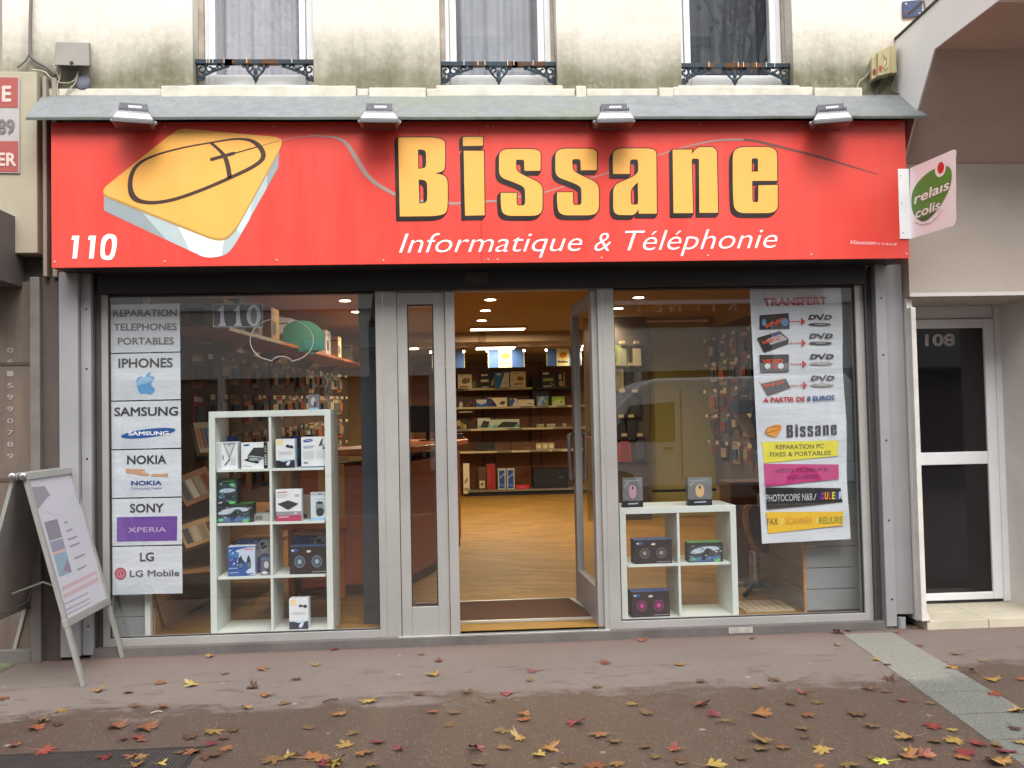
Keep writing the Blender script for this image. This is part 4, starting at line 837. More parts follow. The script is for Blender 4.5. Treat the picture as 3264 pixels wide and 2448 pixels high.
def spk(c1, c2, blue=P('2a4f8c')):
    def d_(f, m):
        f.rect(0, 0, 1, 1, m, P('1c1012'), .001); f.sp([(.02, .8), (.12, .95), (.25, .88), (.2, .8)], m, blue, .0014); f.ell(.08, .86, .03, .03, m, WB, .0018); f.ell(.5, .82, .06, .045, m, P('cfc6bd'), .0016, 10)
        for x in (.26, .71): f.ell(x, .45, .135, .215, m, c1, .0016, 0, 28, .84); f.ell(x, .45, .1, .16, m, P('2e1a1e'), .0014, 0, 24); f.ell(x, .45, .05, .08, m, c2, .002); f.ell(x, .45, .08, .13, m, c1, .002, 0, 24, .85)
        f.line([(.58, .07), (.96, .08)], .02, m, P('9a9498'), .0016)
    return d_
bx('speaker_box', 'dark maroon box with two silver blue speaker rings, left window', 'box', 924, 1047, 1741, 1829, Y0, .13, zl[1], P('1c1012'), spk(P('6c8296'), P('8fb2c2')), rot=-2, top=P('3a4f78'))
bx('drive_box', 'grey and navy box standing behind the dark speaker box, left window', 'box', 930, 1043, 1716, 1826, Y0+.17, .12, zl[1], P('6d7280'), hdd, top=P('9a6c42'))
# row 1
def d2(f, m):
    f.rect(.08, .8, .36, .98, m, P('e6c89a'), .001); f.ell(.6, .77, .1, .05, m, P('33384a'), .0014); f.ell(.84, .75, .1, .06, m, P('33384a'), .0014); f.line([(.5, .77), (.95, .75)], .05, m, P('3d435e'), .0012)
    for i in range(3): f.line([(.14, .5+i*.03), (.84, .5+i*.03)], .008, m, P('a7aab0'), .001)
    f.rect(0, .18, 1, .29, m, P('b9cbdc'), .001); f.sp([(0, .25, 1), (.3, .26), (.5, .18), (1, .27, 1), (1, 0, 1), (0, 0, 1)], m, P('23253a'), .0014); f.sp([(.45, .06), (.6, .22), (.78, .24), (.68, .05)], m, P('c7d2e2'), .002)
bx('camera_box', 'white box with peach corner alone on the bottom shelf', 'box', 922, 983, 1916, 2012, Y0, .1, zl[0], WB, d2)
# on top of the tall shelf
bx('clear_pack', 'small clear pack with a silver device on top of the tall shelf', 'pack', 982, 1017, 1224, 1272, .1, .05, FL+.03*0+(.335+.016)*4+.06, P('6e6a72'), lambda f, m: (f.ell(.45, .55, .2, .28, m, P('b0acb2'), .001), f.ell(.6, .35, .12, .2, m, P('3b373c'), .0014), f.rect(.08, 0, .9, .12, m, P('7fa3b4'), .001)))
# right window shelf
bx('speaker_box', 'dark maroon box with two grey speaker rings, upper shelf of the right window', 'box', 2022, 2141, 1714, 1790, Y0, .13, zr_[1], P('1c1012'), spk(P('6a6060'), P('8f8a88')), top=P('274a80'), rot=2)
bx('speaker_box', 'black box with two magenta speaker rings, bottom of the right window shelf', 'box', 2013, 2134, 1888, 1969, Y0, .13, zr_[0], P('1c1012'), spk(P('8a2a66'), P('c03a94')), top=P('274a80'), rot=2)
bx('phone_holder_box', 'black and green phone holder box in the right window shelf', 'box', 2195, 2304, 1724, 1786, Y0, .11, zr_[1], BB, gr, top=P('3a8a4e'))
ztop = FL+.351*2+.06
def ms(c):
    def d_(f, m):
        f.rect(0, .22, 1, 1, m, P('6b6b6e'), .001); f.sp([(.35, .35), (.3, .6), (.4, .76), (.6, .76), (.7, .6), (.65, .35), (.5, .28)], m, c, .0016); f.ell(.5, .66, .05, .06, m, P('3b3b3e'), .002); f.rect(0, 0, 1, .22, m, P('1d1e22'), .0016); f.line([(.25, .12), (.75, .13)], .05, m, P('a0a2a8'), .002); f.line([(.1, .9), (.8, .92)], .03, m, P('98989c'), .0014); f.line([(.08, .72), (.28, .84)], .02, m, P('b9babd'), .002)
    return d_
bx('mouse_blister', 'clear pack with a pink computer mouse on the low shelf', 'pack', 1984, 2048, 1497, 1590, .1, .06, ztop, P('55555a'), ms(P('b78fa4')))
bx('mouse_blister', 'clear pack with a pale gold computer mouse on the low shelf', 'pack', 2192, 2268, 1497, 1585, .1, .06, ztop, P('55555a'), ms(P('c9a878')))

# ================================================================ SIDE SLAT BOARDS
sl = thing('slatwall_panel', 'grey horizontal slat board with white edge post at the left of the left window', 'display panel', (.1, .1, FL)); f = MB()
for i in range(16): f.box(-.04, .178, .12, .135, FL+i*.14, FL+i*.14+.134, SLAT)
f.build('board', sl, bevel=.002); f = MB(); f.box(.178, .214, .10, .15, FL, 2.2, SHELFW); f.build('edge_post', sl, bevel=.002)
f = MB()
for i in range(8): f.prism([(.216, .15), (.230, .15), (.330, 6.2), (.316, 6.2)], FL+i*.19, FL+i*.19+.183, mat('brown_slat', '8a6a48', .6, 0, .1, 2), 'z')
tag(f.build('wall_boarding', loc=(.3, 2, FL)), 'brownish horizontal boarding low on the left wall of the shop', 'boarding')
sl = thing('slatwall_panel', 'grey horizontal slat board beside the paper banner in the right window', 'display panel', (4.76, .17, FL)); f = MB()
for i in range(16): f.box(4.60, 4.98, .16, .175, FL+.02+i*.145, FL+.02+i*.145+.139, SLAT)
f.build('board', sl, bevel=.002); f = MB(); f.box(4.585, 4.599, .158, .18, FL, 2.2, PINE); f.build('edge_post', sl)
f = MB()
for i in range(5): f.box(4.59, 4.605, .19, 1.15, FL+.02+i*.145, FL+.02+i*.145+.139, mat('worn_slat', '6f6152', .6, 0, .1, 2))
f.build('return_board', sl, bevel=.002)
# dark pillar behind the left window
f = MB(); f.box(1.575, 1.80, .3, .48, FL, 2.4, mat('slate_paint', '33363c', .6, 0, .1, 3)); f.box(1.57, 1.805, .295, .485, 1.86, 2.5, mat('grey_blue_paint', '5d686e', .6, 0, .05, 3)); f.build
tag(f.build('pillar', loc=(1.69, .39, FL), bevel=.004), 'dark slate pillar with paler top behind the right edge of the left window', 'pillar')
f = MB(); f.ball((1.66, .27, 2.02), .03, .03, .025, BLACK, 10, 6); f.tube([(1.66, .29, 2.02), (1.66, .3, 2.06)], .008, BLACK); tag(f.build('spy_camera', loc=(1.66, .28, 2.02), smooth=True), 'small black camera fixed to the top of the slate pillar', 'camera')
# ================================================================ INSIDE THE SHOP
WARM = (1.0, .80, .52)
def light(name, typ, loc, energy, color=WARM, size=.3, sy=None, parent=None, spot=None):
    L = bpy.data.lights.new(name, typ); L.energy = energy; L.color = color
    if typ == 'AREA': L.shape = 'RECTANGLE'; L.size = size; L.size_y = sy or size
    else: L.shadow_soft_size = size
    if spot: L.spot_size = spot; L.spot_blend = .9
    o = bpy.data.objects.new(name, L); col_link(o); o.location = Vector(loc)-(OFF.get(parent.name, Vector()) if parent else Vector())
    if parent: o.parent = parent
    return o
LAMPM = mat('lit_bulb', (1, .86, .62), .5, var=0, emit=9); RIMM = mat('lamp_rim', 'b08a5c', .4, .3)
zc_ = 2.65
spots = [(1563, 952, 'recessed spot nearest the door in the row over the doorway'), (1547, 987, 'middle recessed spot of the row over the doorway'), (1535, 1019, 'farthest recessed spot of the row over the doorway'),
         (1100, 955, 'upper recessed spot seen through the left window'), (1136, 991, 'lower recessed spot seen through the left window'), (2035, 945, 'upper recessed spot seen through the right window'), (1970, 980, 'lower recessed spot seen through the right window')]
for px, py, lb in spots:
    p = PZ(zc_)(px, py); r = thing('recessed_spotlight', lb, 'ceiling light', (p.x, p.y, zc_), 'recessed ceiling spots')
    f = MB(); f.tube([(p.x, p.y, zc_-.001), (p.x, p.y, zc_-.012)], .075, RIMM, 20); f.build('rim', r); f = MB(); f.tube([(p.x, p.y, zc_-.0125), (p.x, p.y, zc_-.016)], .058, LAMPM, 18); f.build('bulb', r)
    light('spot_lamp', 'SPOT', (p.x, p.y, zc_-.03), 34, size=.05, parent=r, spot=R(160))
for (a, b, py0, z, lb) in ((1500, 1672, 1043, zc_, 'upper strip light across the ceiling above the doorway'), (1518, 1640, 1104, 2.5, 'lower strip light on the dropped ceiling at the back')):
    p = PZ(z)(a, py0+1); q_ = PZ(z)(b, py0-1); y = (p.y+q_.y)/2; wd = .12 if z > 2.6 else .24; r = thing('strip_light', lb, 'ceiling light', ((p.x+q_.x)/2, y, z), 'strip lights in the shop ceiling')
    f = MB(); f.box(p.x-.02, q_.x+.02, y-wd-.02, y+wd+.02, z-.03, z-.001, RIMM); f.build('housing', r); f = MB(); f.box(p.x, q_.x, y-wd, y+wd, z-.036, z-.0305, mat('lit_diffuser', (1, .9, .66), .5, var=0, emit=3)); f.build('diffuser', r)
    light('strip_lamp', 'AREA', ((p.x+q_.x)/2, y, z-.05), 28 if z > 2.6 else 7, (1, .82, .55), q_.x-p.x, .3, r)
# extra ceiling spots, added out of view to brighten walls, cupboard and back shelves
for x, y, e in ((1.1, 6.3, 34), (4.25, 6.1, 28), (1.0, 2.6, 24), (4.3, 2.6, 20), (2.65, 8.9, 32), (4.4, 9.2, 28), (1.6, 9.2, 26), (5.3, 2.6, 30)):
    z = 2.65 if y < 8.1 else 2.5
    f = MB(); f.tube([(x, y, z-.001), (x, y, z-.014)], .07, LAMPM, 16); o = f.build('recessed_spotlight', loc=(x, y, z)); tag(o, f"added unseen spot {'high over the ' if y < 8 else 'on the dropped ceiling over the '}{'left wall' if x < 1.7 else ('doorway line' if x < 3 else ('right aisle' if x < 5 else 'far right wall'))}, {'near the windows' if y < 4 else 'deep inside the shop'}", 'ceiling light', 'recessed ceiling spots'); light('spot_lamp', 'SPOT', (x, y, z-.03), e, size=.05, parent=o, spot=R(160))

# reception counter
ct = thing('counter', 'curved reddish wood counter with lighter worktop left of the doorway', 'counter', (1.5, 2.8, FL)); pl = [(1.0, 1.25), (1.55, 1.45), (1.83, 1.74), (2.02, 2.45), (2.17, 3.3), (2.27, 4.2), (2.15, 4.45), (1.7, 4.5), (1.6, 3.2), (1.35, 2.2), (1.0, 1.8)]
f = MB(); f.prism(pl, FL+.08, 1.0, WOODR, 'z'); f.build('body', ct, bevel=.01); f = MB(); f.prism([(x*.995+.0, y+.02) for x, y in pl], FL+.001, FL+.079, mat('dark_skirting', '3a1d10', .6), 'z'); f.build('skirting', ct)
f = MB(); f.prism([(1.0, 1.2), (1.58, 1.4), (1.88, 1.7), (2.07, 2.42), (2.22, 3.3), (2.36, 4.1), (2.36, 4.3), (2.25, 4.5), (1.66, 4.6), (1.55, 3.2), (1.3, 2.2), (1.0, 1.85)], 1.08, 1.13, WOODO, 'z'); f.build('worktop', ct, bevel=.008)
f = MB()
for x, y in ((1.5, 1.6), (1.93, 2.6), (2.1, 3.7)): f.tube([(x, y, 1.0), (x, y, 1.08)], .015, STEEL, 10)
f.build('bracket', ct)
mn = thing('monitor', 'dark flat monitor standing on the counter behind the narrow door leaf', 'monitor', (1.95, 3.7, 1.13)); f = MB(); f.box(1.76, 2.12, 3.7, 3.74, 1.22, 1.50, BLACK); f.build('screen', mn, bevel=.005); f = MB(); f.box(1.92, 1.96, 3.72, 3.75, 1.14, 1.25, BLACK); f.box(1.85, 2.03, 3.66, 3.8, 1.1305, 1.142, BLACK); f.build('stand', mn)
box_item('small_box', 'small pale box on the counter right of the monitor', 'box', 2.10, 2.20, 1.1305, .16, 3.5, .1, P('b7a78c'), lambda f, m: f.rect(.2, .5, .8, .8, m, P('8a7a60'), .001))
box_item('card_holder', 'white card holder at the front end of the counter', 'box', 1.50, 1.57, 1.1305, .1, 1.5, .06, WB, lambda f, m: f.rect(.1, .2, .9, .5, m, P('b06a3a'), .001))
f = MB(); f.box(2.2, 2.33, 4.15, 4.3, 1.131, 1.15, BLACK); f.box(2.22, 2.31, 4.18, 4.28, 1.15, 1.19, mat('terminal_grey', '3c3a3c')); tag(f.build('card_terminal', loc=(2.27, 4.2, 1.13), bevel=.003), 'dark card terminal at the end of the counter by the doorway', 'card terminal')
tb = thing('side_table', 'orange wood display table behind the tall shelf with a steel post', 'table', (1.5, 2.0, FL))
tp = PY(2.2); a = tp(1088, 1440); b = tp(1165, 1440)
f = MB(); f.prism([(1.28, 2.1), (1.86, 1.95), (1.86, 2.6), (1.28, 2.6)], a.z-.035, a.z+.035, WOODO, 'z'); f.build('table_top', tb, bevel=.004); f = MB(); f.tube([(1.42, 2.2, FL), (1.42, 2.2, a.z-.035)], .015, STEEL, 10); f.tube([(1.8, 2.5, FL), (1.8, 2.5, a.z-.035)], .015, STEEL, 10); f.build('leg', tb)

# long back shelving
bs_ = thing('wall_shelving', 'long cream wall shelving with five levels across the back of the shop', 'shelving', (3.3, 11.0, FL)); LIP = mat('cream_shelf_edge', 'b7a77c', .5, 0, .05, 4); LB = mat('label_grey', '6b6350', .6)
lv = [(1.885, 1.9, 3.62), (1.552, 1.9, 4.75), (1.163, 1.9, 4.75), (.765, 1.9, 4.75), (.075, 2.45, 4.75)]
for z, a, b in lv:
    f = MB(); f.box(a, b, 10.72, 11.19, z-.035, z, LIP if z > .1 else mat('dark_tan_shelf', '6e6450', .6))  # lowest shelf gets a darker, browner tone than the rest
    for _ in range(3 if z > .1 else 0):
        x = a+.2+(b-a-.6)*random.random(); f.box(x, x+.1+.25*random.random(), 10.716, 10.72, z-.03, z-.004, LB)
    f.build('shelf', bs_, bevel=.004)
f = MB(); f.box(2.45, 4.75, 10.75, 11.19, FL, .035, mat('kick_board', '17100c', .7)); f.build('kick_board', bs_)
for x in (2.75, 3.62, 4.75):
    f = MB(); f.box(x-.01, x+.01, 11.15, 11.19, .04, 2.0, mat('upright_dark', '2b1a10', .6)); f.build('upright', bs_)
f = MB(); f.box(3.64, 3.95, 10.9, 11.18, 1.5525, 2.05, mat('dark_back_case', '201810', .6)); tag(f.build('case', loc=(3.8, 11, 1.55)), 'dark upright case standing at the right of the second shelf level', 'case')
Z6 = lambda x, y: (1400+x/3.0164, 1050+y/3.0164)
def bk(name, label, x0, x1, y0, y1, lev, side, draw=None, y=10.78, dep=.16, **k):
    a = Z6(x0, y0); b = Z6(x1, y1); u0, u1, h = at(a[0], b[0], a[1], b[1], y); z = lv[lev][0]; return box_item(name, label, 'box', u0, u1, z+.0006+k.pop('dz', 0), h, y, dep, side, draw, **k)
CR = P('d6c7a2')
bk('product_box', 'cream box picturing a green car at the left of the top back shelf', 180, 313, 425, 562, 0, CR, lambda f, m: (f.sp([(.2, .4), (.4, .75), (.85, .7), (.9, .45), (.5, .3)], m, P('5f6040'), .001), f.ell(.75, .65, .15, .1, m, P('b8702a'), .0015), f.line([(.1, .12), (.7, .12)], .12, m, P('a4402a'), .001), f.line([(.15, .9), (.5, .9)], .05, m, P('98845e'), .001)))
bk('product_box', 'small grey green box behind the car box on the top back shelf', 313, 352, 490, 560, 0, P('6a6a50'), None)
def ac(f, m): f.line([(.08, .88), (.55, .9)], .12, m, P('cfc6a6'), .001); f.line([(.05, .5), (.6, .5)], .16, m, P('cfc6a6'), .001); f.line([(.1, .06), (.6, .08)], .08, m, P('bfb590'), .001); f.poly([(.72, .1), (.98, .2), (.98, .75), (.8, .45)], m, P('a8862a'), .001)
bk('product_box', 'black box with cream lettering on the top back shelf', 392, 530, 412, 553, 0, P('15110e'), ac)
bk('product_box', 'blue and white slanted box in the middle of the top back shelf', 533, 672, 400, 552, 0, P('2c76bb'), lambda f, m: (f.poly([(.35, 0), (.7, .95), (1, .95), (1, 0)], m, P('cfd0c4'), .001), f.ell(.3, .85, .18, .06, m, P('d8d8c8'), .0014), f.line([(.5, .5), (.62, .9), (.68, .9)], .06, m, P('1d4f8f'), .0018), f.line([(.6, .3), (.85, .32)], .04, m, P('8a8a80'), .0014)))
bk('product_box', 'tall cream box picturing a yellow digger on the top back shelf', 683, 832, 395, 548, 0, CR, lambda f, m: (f.sp([(.42, .5), (.5, .72), (.8, .72), (.9, .5), (.65, .4)], m, P('7a5a24'), .001), f.ell(.68, .66, .12, .07, m, P('c98a2a'), .0015), f.line([(.25, .2), (.8, .25)], .1, m, P('b07868'), .001), f.line([(.2, .88), (.6, .9)], .05, m, P('98845e'), .001)))
bk('product_box', 'black box with yellow green band right on the second back shelf', 985, 1125, 465, 612, 1, P('15110e'), lambda f, m: (f.line([(.1, .9), (.5, .92)], .12, m, P('cfc6a6'), .001), f.rect(.1, .42, .8, .6, m, P('8f9226'), .001), f.line([(.1, .06), (.7, .08)], .1, m, P('a79a6a'), .001), f.line([(.6, .3), (.95, .05)], .08, m, P('6a6450'), .001)), dz=.325)
bk('product_box', 'narrow black box with yellow edge beside the lime lettered one', 1135, 1208, 470, 612, 1, P('15110e'), lambda f, m: (f.rect(.85, 0, 1, 1, m, P('a8842a'), .001), f.ell(.4, .7, .2, .2, m, P('a09880'), .001), f.ell(.5, .25, .3, .2, m, P('94713a'), .001)), dz=.325)
f = MB(); f.box(3.70, 4.75, 10.74, 11.18, 1.845, 1.875, mat('dark_shelf', '1c150f', .6)); f.build('shelf', bs_)
# second level
def bb(f, m): f.poly([(.3, .1), (.6, .55), (.95, .45), (.7, .05)], m, P('272a5e'), .001)
bk('product_box', 'dark box with cream figure at the left of the second back shelf', 175, 330, 665, 790, 1, P('20140f'), lambda f, m: (f.sp([(.1, .3), (.1, .8), (.25, .95), (.35, .7), (.3, .3)], m, P('b7ad92'), .001), f.line([(.5, .5), (.9, .9)], .05, m, P('9a3a30'), .001), f.line([(.1, .1), (.9, .12)], .06, m, P('b7a98a'), .001)), dz=-.11)
bk('product_box', 'blue and white flat box on the second back shelf', 358, 455, 668, 738, 1, P('c4c4b8'), lambda f, m: (f.poly([(0, 0), (0, .6), (.5, .3), (1, .6), (1, 0)], m, P('245fa8'), .001),))
bk('product_box', 'purple and white box picturing a drive on the second back shelf', 458, 652, 652, 737, 1, CR, lambda f, m: (f.poly([(0, 0), (0, 1), (.25, .9), (.48, .2), (.48, 0)], m, P('30306e'), .001), f.poly([(.15, .25), (.3, .5), (.46, .2), (.35, .05)], m, P('15153a'), .0014), f.poly([(.6, .3), (.75, .65), (.95, .5), (.8, .15)], m, P('3f4040'), .0014)))
bk('product_box', 'slim blue striped box leaning on the second back shelf', 680, 748, 662, 735, 1, P('c9c4b0'), lambda f, m: (f.poly([(0, 0), (0, .9), (.5, 1), (.8, .7), (.3, 0)], m, P('2b4f94'), .001), f.line([(.3, 0), (.9, .9)], .05, m, WB, .0014)))
bk('product_box', 'long white box with a pen drawing on the second back shelf', 752, 912, 672, 733, 1, CR, lambda f, m: (f.line([(.6, .4), (.9, .25)], .1, m, P('5a5446'), .001), f.line([(.1, .8), (.5, .8)], .06, m, P('a39468'), .001)))
bk('product_box', 'blue and green patterned box right on the second back shelf', 940, 1050, 635, 725, 1, P('5c7f9f'), lambda f, m: (f.poly([(0, 0), (.3, .9), (.6, 1), (.3, 0)], m, P('9fb0b4'), .001), f.poly([(.5, 0), (.9, .7), (1, .7), (1, 0)], m, P('6b8a3a'), .001), f.line([(.5, .9), (.8, .3)], .08, m, P('c5c7b4'), .0014)))
bk('product_box', 'lime green and white box at the right end of the second back shelf', 1085, 1205, 643, 725, 1, P('b8bc80'), lambda f, m: (f.rect(0, .45, 1, 1, m, P('87ac2c'), .001), f.ell(.6, .5, .35, .2, m, P('b9c06a'), .0014), f.ell(.75, .4, .08, .14, m, P('45502a'), .002)))
# third level
bk('product_box', 'black box with yellow pattern at the left of the third back shelf', 155, 280, 850, 945, 2, P('17110d'), lambda f, m: (f.ell(.25, .6, .18, .3, m, P('a08a4a'), .001), f.ell(.5, .35, .15, .3, m, P('8a7038'), .001), f.ell(.72, .25, .15, .25, m, P('a08a4a'), .001)))
def kb(f, m): f.poly([(.0, .15), (.25, .5), (.2, .0)], m, P('5fa08a'), .001); f.poly([(.2, .1), (.45, .75), (.98, .65), (.8, .08)], m, P('1e2422'), .0012); f.poly([(.8, .1), (.92, .5), (1, .4), (1, .1)], m, P('4f9a80'), .0014)
bk('keyboard_box', 'short white and teal box on the third back shelf', 370, 488, 842, 943, 2, P('b9bfa8'), kb)
bk('keyboard_box', 'long white and teal keyboard box on the third back shelf', 488, 770, 855, 940, 2, P('b9bfa8'), kb)
for i, (a, b) in enumerate(((940, 1005), (1035, 1115), (1190, 1220))):
    bk('small_box', ('small cream box lying left', 'flat cream box lying in the middle', 'upright pale box')[i]+' at the right end of the third back shelf', a, b, 908, 940, 2, P('a49a78'), lambda f, m: f.rect(.1, .2, .9, .5, m, P('746c54'), .001))
# fourth level
bk('printer', 'low black machine at the left of the fourth back shelf', 358, 528, 1065, 1145, 3, P('1a1614'), lambda f, m: (f.rect(.05, .1, .95, .3, m, P('2d2926'), .001),))
bk('carton', 'dark brown carton in the middle of the fourth back shelf', 530, 690, 1070, 1145, 3, P('4c2f18'), lambda f, m: f.rect(.1, .1, .5, .5, m, P('5c3a20'), .001)); bk('carton', 'wide brown carton right of the darker one on the fourth back shelf', 695, 925, 1070, 1145, 3, P('553318'), lambda f, m: f.rect(.5, .1, .8, .4, m, P('6a4424'), .001))
for i in range(3): bk('carton', ('cream labelled carton, left of three', 'cream labelled carton, middle of three', 'cream labelled carton, right of three')[i]+' on the fourth back shelf', 930+i*60, 986+i*60, 1080, 1145, 3, P('a08a5c'), lambda f, m: f.rect(.15, .25, .85, .75, m, P('c8bb98'), .001))
# floor level
bk('product_box', 'tall cream box at the left end of the lowest back shelf', 232, 290, 1265, 1555, 4, CR, lambda f, m: (f.line([(.2, .35), (.7, .5)], .1, m, P('6a604a'), .001), f.rect(.1, .1, .9, .2, m, P('96885e'), .001)), dz=-.06)
bk('product_box', 'brown box with white label standing on the lowest back shelf', 375, 448, 1290, 1512, 4, P('53321e'), lambda f, m: (f.rect(.15, .08, .85, .4, m, P('b7ac84'), .001), f.ell(.5, .25, .2, .08, m, P('6a6048'), .0015)))
bk('product_box', 'tall red box standing on the lowest back shelf', 455, 540, 1272, 1520, 4, P('8c2119'), lambda f, m: f.line([(.3, .2), (.3, .8)], .12, m, P('a04030'), .001))
for i in range(2): bk('product_box', ('left', 'right')[i]+' of the twin tall blue boxes with pale borders on the lowest back shelf', 565+i*85, 640+i*85, 1318, 1518, 4, P('a9aa98'), lambda f, m: (f.rect(.15, .05, .85, .92, m, P('1d3e80'), .001), f.poly([(.15, .6), (.85, .8), (.85, .7), (.15, .5)], m, P('6c86b4'), .0014), f.poly([(.15, .3), (.85, .2), (.85, .12), (.15, .2)], m, P('4f6ca4'), .0014)))
bk('product_box', 'small bright red box lying on the lowest back shelf', 735, 865, 1480, 1518, 4, P('b3221c'), lambda f, m: f.line([(.2, .5), (.7, .5)], .2, m, P('c9584c'), .001))
bk('machine', 'large black machine filling the right of the lowest back shelf', 905, 1240, 1320, 1510, 4, P('0d0c0d'), lambda f, m: (f.rect(.1, .2, .6, .45, m, P('18171a'), .001), f.ell(.8, .55, .08, .05, m, P('3a3a3e'), .001)), dep=.35)
# hanging placards with clip lamps
def placard(px0, px1, py0, py1, y, label):
    m = PY(y); a = m(px0, py1); b = m(px1, py0); r = thing('hanging_placard', label, 'placard', ((a.x+b.x)/2, y, a.z), 'blue hanging placards at the back of the shop'); a.z = r.location.z; x0, x1, z0, z1 = a.x, b.x, a.z, min(b.z, 2.46)
    f = MB(); f.box(x0, x1, y, y+.02, z0, z1, P('2c5088')); mp = UV(Vector((x0, y, z0)), Vector((x1-x0, 0, 0)), Vector((0, 0, z1-z0)), Vector((0, -1, 0)))
    f.rect(.28, .0, .66, 1, mp, P('d9cf9c'), .001); f.sp([(.33, .62), (.45, .84), (.63, .76), (.54, .46), (.4, .48)], mp, P('dd8e14'), .002); f.line([(.4, .6), (.5, .74), (.57, .7)], .02, mp, P('7a4a10'), .0026); f.text('Bissane', (.31, .2), (.62, .2), .12, mp, P('2b261c'), .04, 0, .003)
    f.rect(-.03, 0, .0, 1, mp, P('8d8a70'), .001); f.rect(1, 0, 1.03, 1, mp, P('8d8a70'), .001); f.build('board', r)
    f = MB()
    for x in (x0-.03, x1+.0):
        f.tube([(x, y-.08, z1+.03), (x, y-.14, z1-.02)], .018, STEEL, 8); f.tube([(x, y, z1), (x, y-.08, z1+.03)], .008, STEEL, 6)
    f.build('clip_lamp', r)
    f = MB()
    for x in (x0-.03, x1): f.ball((x, y-.15, z1-.03), .018, .018, .018, LAMPM, 8, 6)
    f.build('bulb', r)
placard(1559, 1668, 1112, 1172, 9.3, 'blue and cream hanging placard fully seen through the doorway'); placard(1745, 1850, 1109, 1167, 9.3, 'blue and cream hanging placard half hidden behind the open door'); placard(1380, 1478, 1116, 1174, 9.3, 'blue hanging placard at the left edge of the doorway')
for p in (PY(9.2)(1570, 1118), PY(9.2)(1740, 1116), PY(9.2)(1455, 1120)): light('clip_lamp_light', 'SPOT', (p.x+.05, 9.0, 2.42), .7, size=.03, spot=R(100)).rotation_euler.x = R(50)
f = MB(); m = PY(8.09); a = m(1527, 1090); b = m(1547, 1060); f.box(a.x, b.x, 8.07, 8.095, a.z, b.z, mat('speaker_grille_tan', '7a6448', .7)); tag(f.build('wall_sensor', loc=(a.x, 8.08, a.z), bevel=.004), 'small tan square unit on the ceiling drop above the lower strip light', 'sensor')

# left wall: high shelf with boxes, hook rails with hanging packs
hs2 = thing('high_shelf', 'long high wooden shelf with boxes along the left wall', 'shelf', (.5, 3, 2.02)); f = MB()
f.solid([(.17, .45, 2.0), (.66, .45, 2.0), (.9, 8.6, 2.18), (.4, 8.6, 2.18)], [(.17, .45, 2.03), (.66, .45, 2.03), (.9, 8.6, 2.21), (.4, 8.6, 2.21)], WOODO); f.build('board', hs2, bevel=.002)
f = MB()
for y in (1.8, 3.6, 5.5, 7.4): f.prism([(.17+y*.02, 1.99+y*.02), (.45+y*.02, 1.99+y*.02), (.17+y*.02, 1.75+y*.02)], y, y+.02, PINE); 
f.build('bracket', hs2)
hb_ = [(.75, .24, .22, 'a98a58', 'tan box'), (1.15, .2, .26, '2c6d94', 'teal blue box'), (1.6, .3, .2, 'b9b4a6', 'grey white box'), (2.3, .26, .3, '8a6a3e', 'brown carton'), (3.1, .22, .27, 'c7cbd4', 'white box with dark marks'), (3.6, .2, .25, 'd1c6a0', 'cream box with an oval'), (4.3, .25, .24, '2a7a8a', 'teal box'), (5.2, .3, .3, 'b3b0ae', 'large pale box'), (6.1, .26, .28, 'bcae84', 'yellowish box'), (7.2, .3, .24, '948f8a', 'grey box')]
for y, d, h, c, n in hb_:
    x0 = .32+.035*y; z = 2.03+.0221*(y+d+.45*0-.45)+.004
    f = MB(); f.box(-.14, .14, -d/2, d/2, 0, h, P(c)); mp = UV(Vector((.14, -d/2, 0)), Vector((0, d, 0)), Vector((0, 0, h)), Vector((1, 0, 0))); f.rect(.15, .2, .6, .6, mp, P('3a3f58'), .001); f.line([(.1, .82), (.7, .84)], .06, mp, P('6a6c74'), .001)
    mp = UV(Vector((-.14, -d/2, 0)), Vector((.28, 0, 0)), Vector((0, 0, h)), Vector((0, -1, 0))); f.rect(.1, .15, .5, .7, mp, P('54505a'), .001); f.line([(.55, .8), (.95, .8)], .05, mp, P('54505a'), .001)
    o = f.build('carton'); o.location = (x0+.08, y+d/2, z); o.rotation_euler.z = R(random.uniform(-6, 4)); tag(o, n+' on the high shelf of the left wall', 'box')
f = MB(); mp = PY(3.0); c = mp(962, 1078); k_ = [(c.x+.22*math.cos(R(a)), c.z-.02+.19*math.sin(R(a))) for a in range(-30, 150, 10)]+[(c.x-.2, c.z-.08), (c.x+.1, c.z-.16)]
f.prism(k_, 2.98, 3.0, mat('teal_card', '1f6154', .6)); f.prism([(c.x+.02, c.z-.12), (c.x+.22, c.z-.12), (c.x+.22, c.z-.02), (c.x+.02, c.z-.02)], 2.97, 2.975, P('1c6a70')); tag(f.build('round_display', loc=c), 'round teal display card behind the clear round sticker', 'display card')
PEG = mat('peg_wall', '4a3522', .8, 0, .2, 3); f = MB(); f.prism([(.235, .3), (.245, .3), (.60, 8.5), (.59, 8.5)], 0.5, 1.98, PEG, 'z'); tag(f.build('pegboard', loc=(.3, 3, .5)), 'brown pegboard covering the left wall under the high shelf', 'pegboard')
cols = ['6c4a30', '23262e', '8a7a5c', '2f4a66', 'a08f70', '7a2f22', '3d3f3a', '9a5a30', '54606a', 'b0a48c']
proto = {}; CN = ['brown', 'near black', 'khaki', 'blue', 'sand', 'dark red', 'olive', 'orange brown', 'slate', 'cream']; ORD = 'first second third fourth fifth sixth seventh eighth ninth tenth eleventh twelfth thirteenth fourteenth fifteenth sixteenth seventeenth eighteenth nineteenth twentieth'.split()
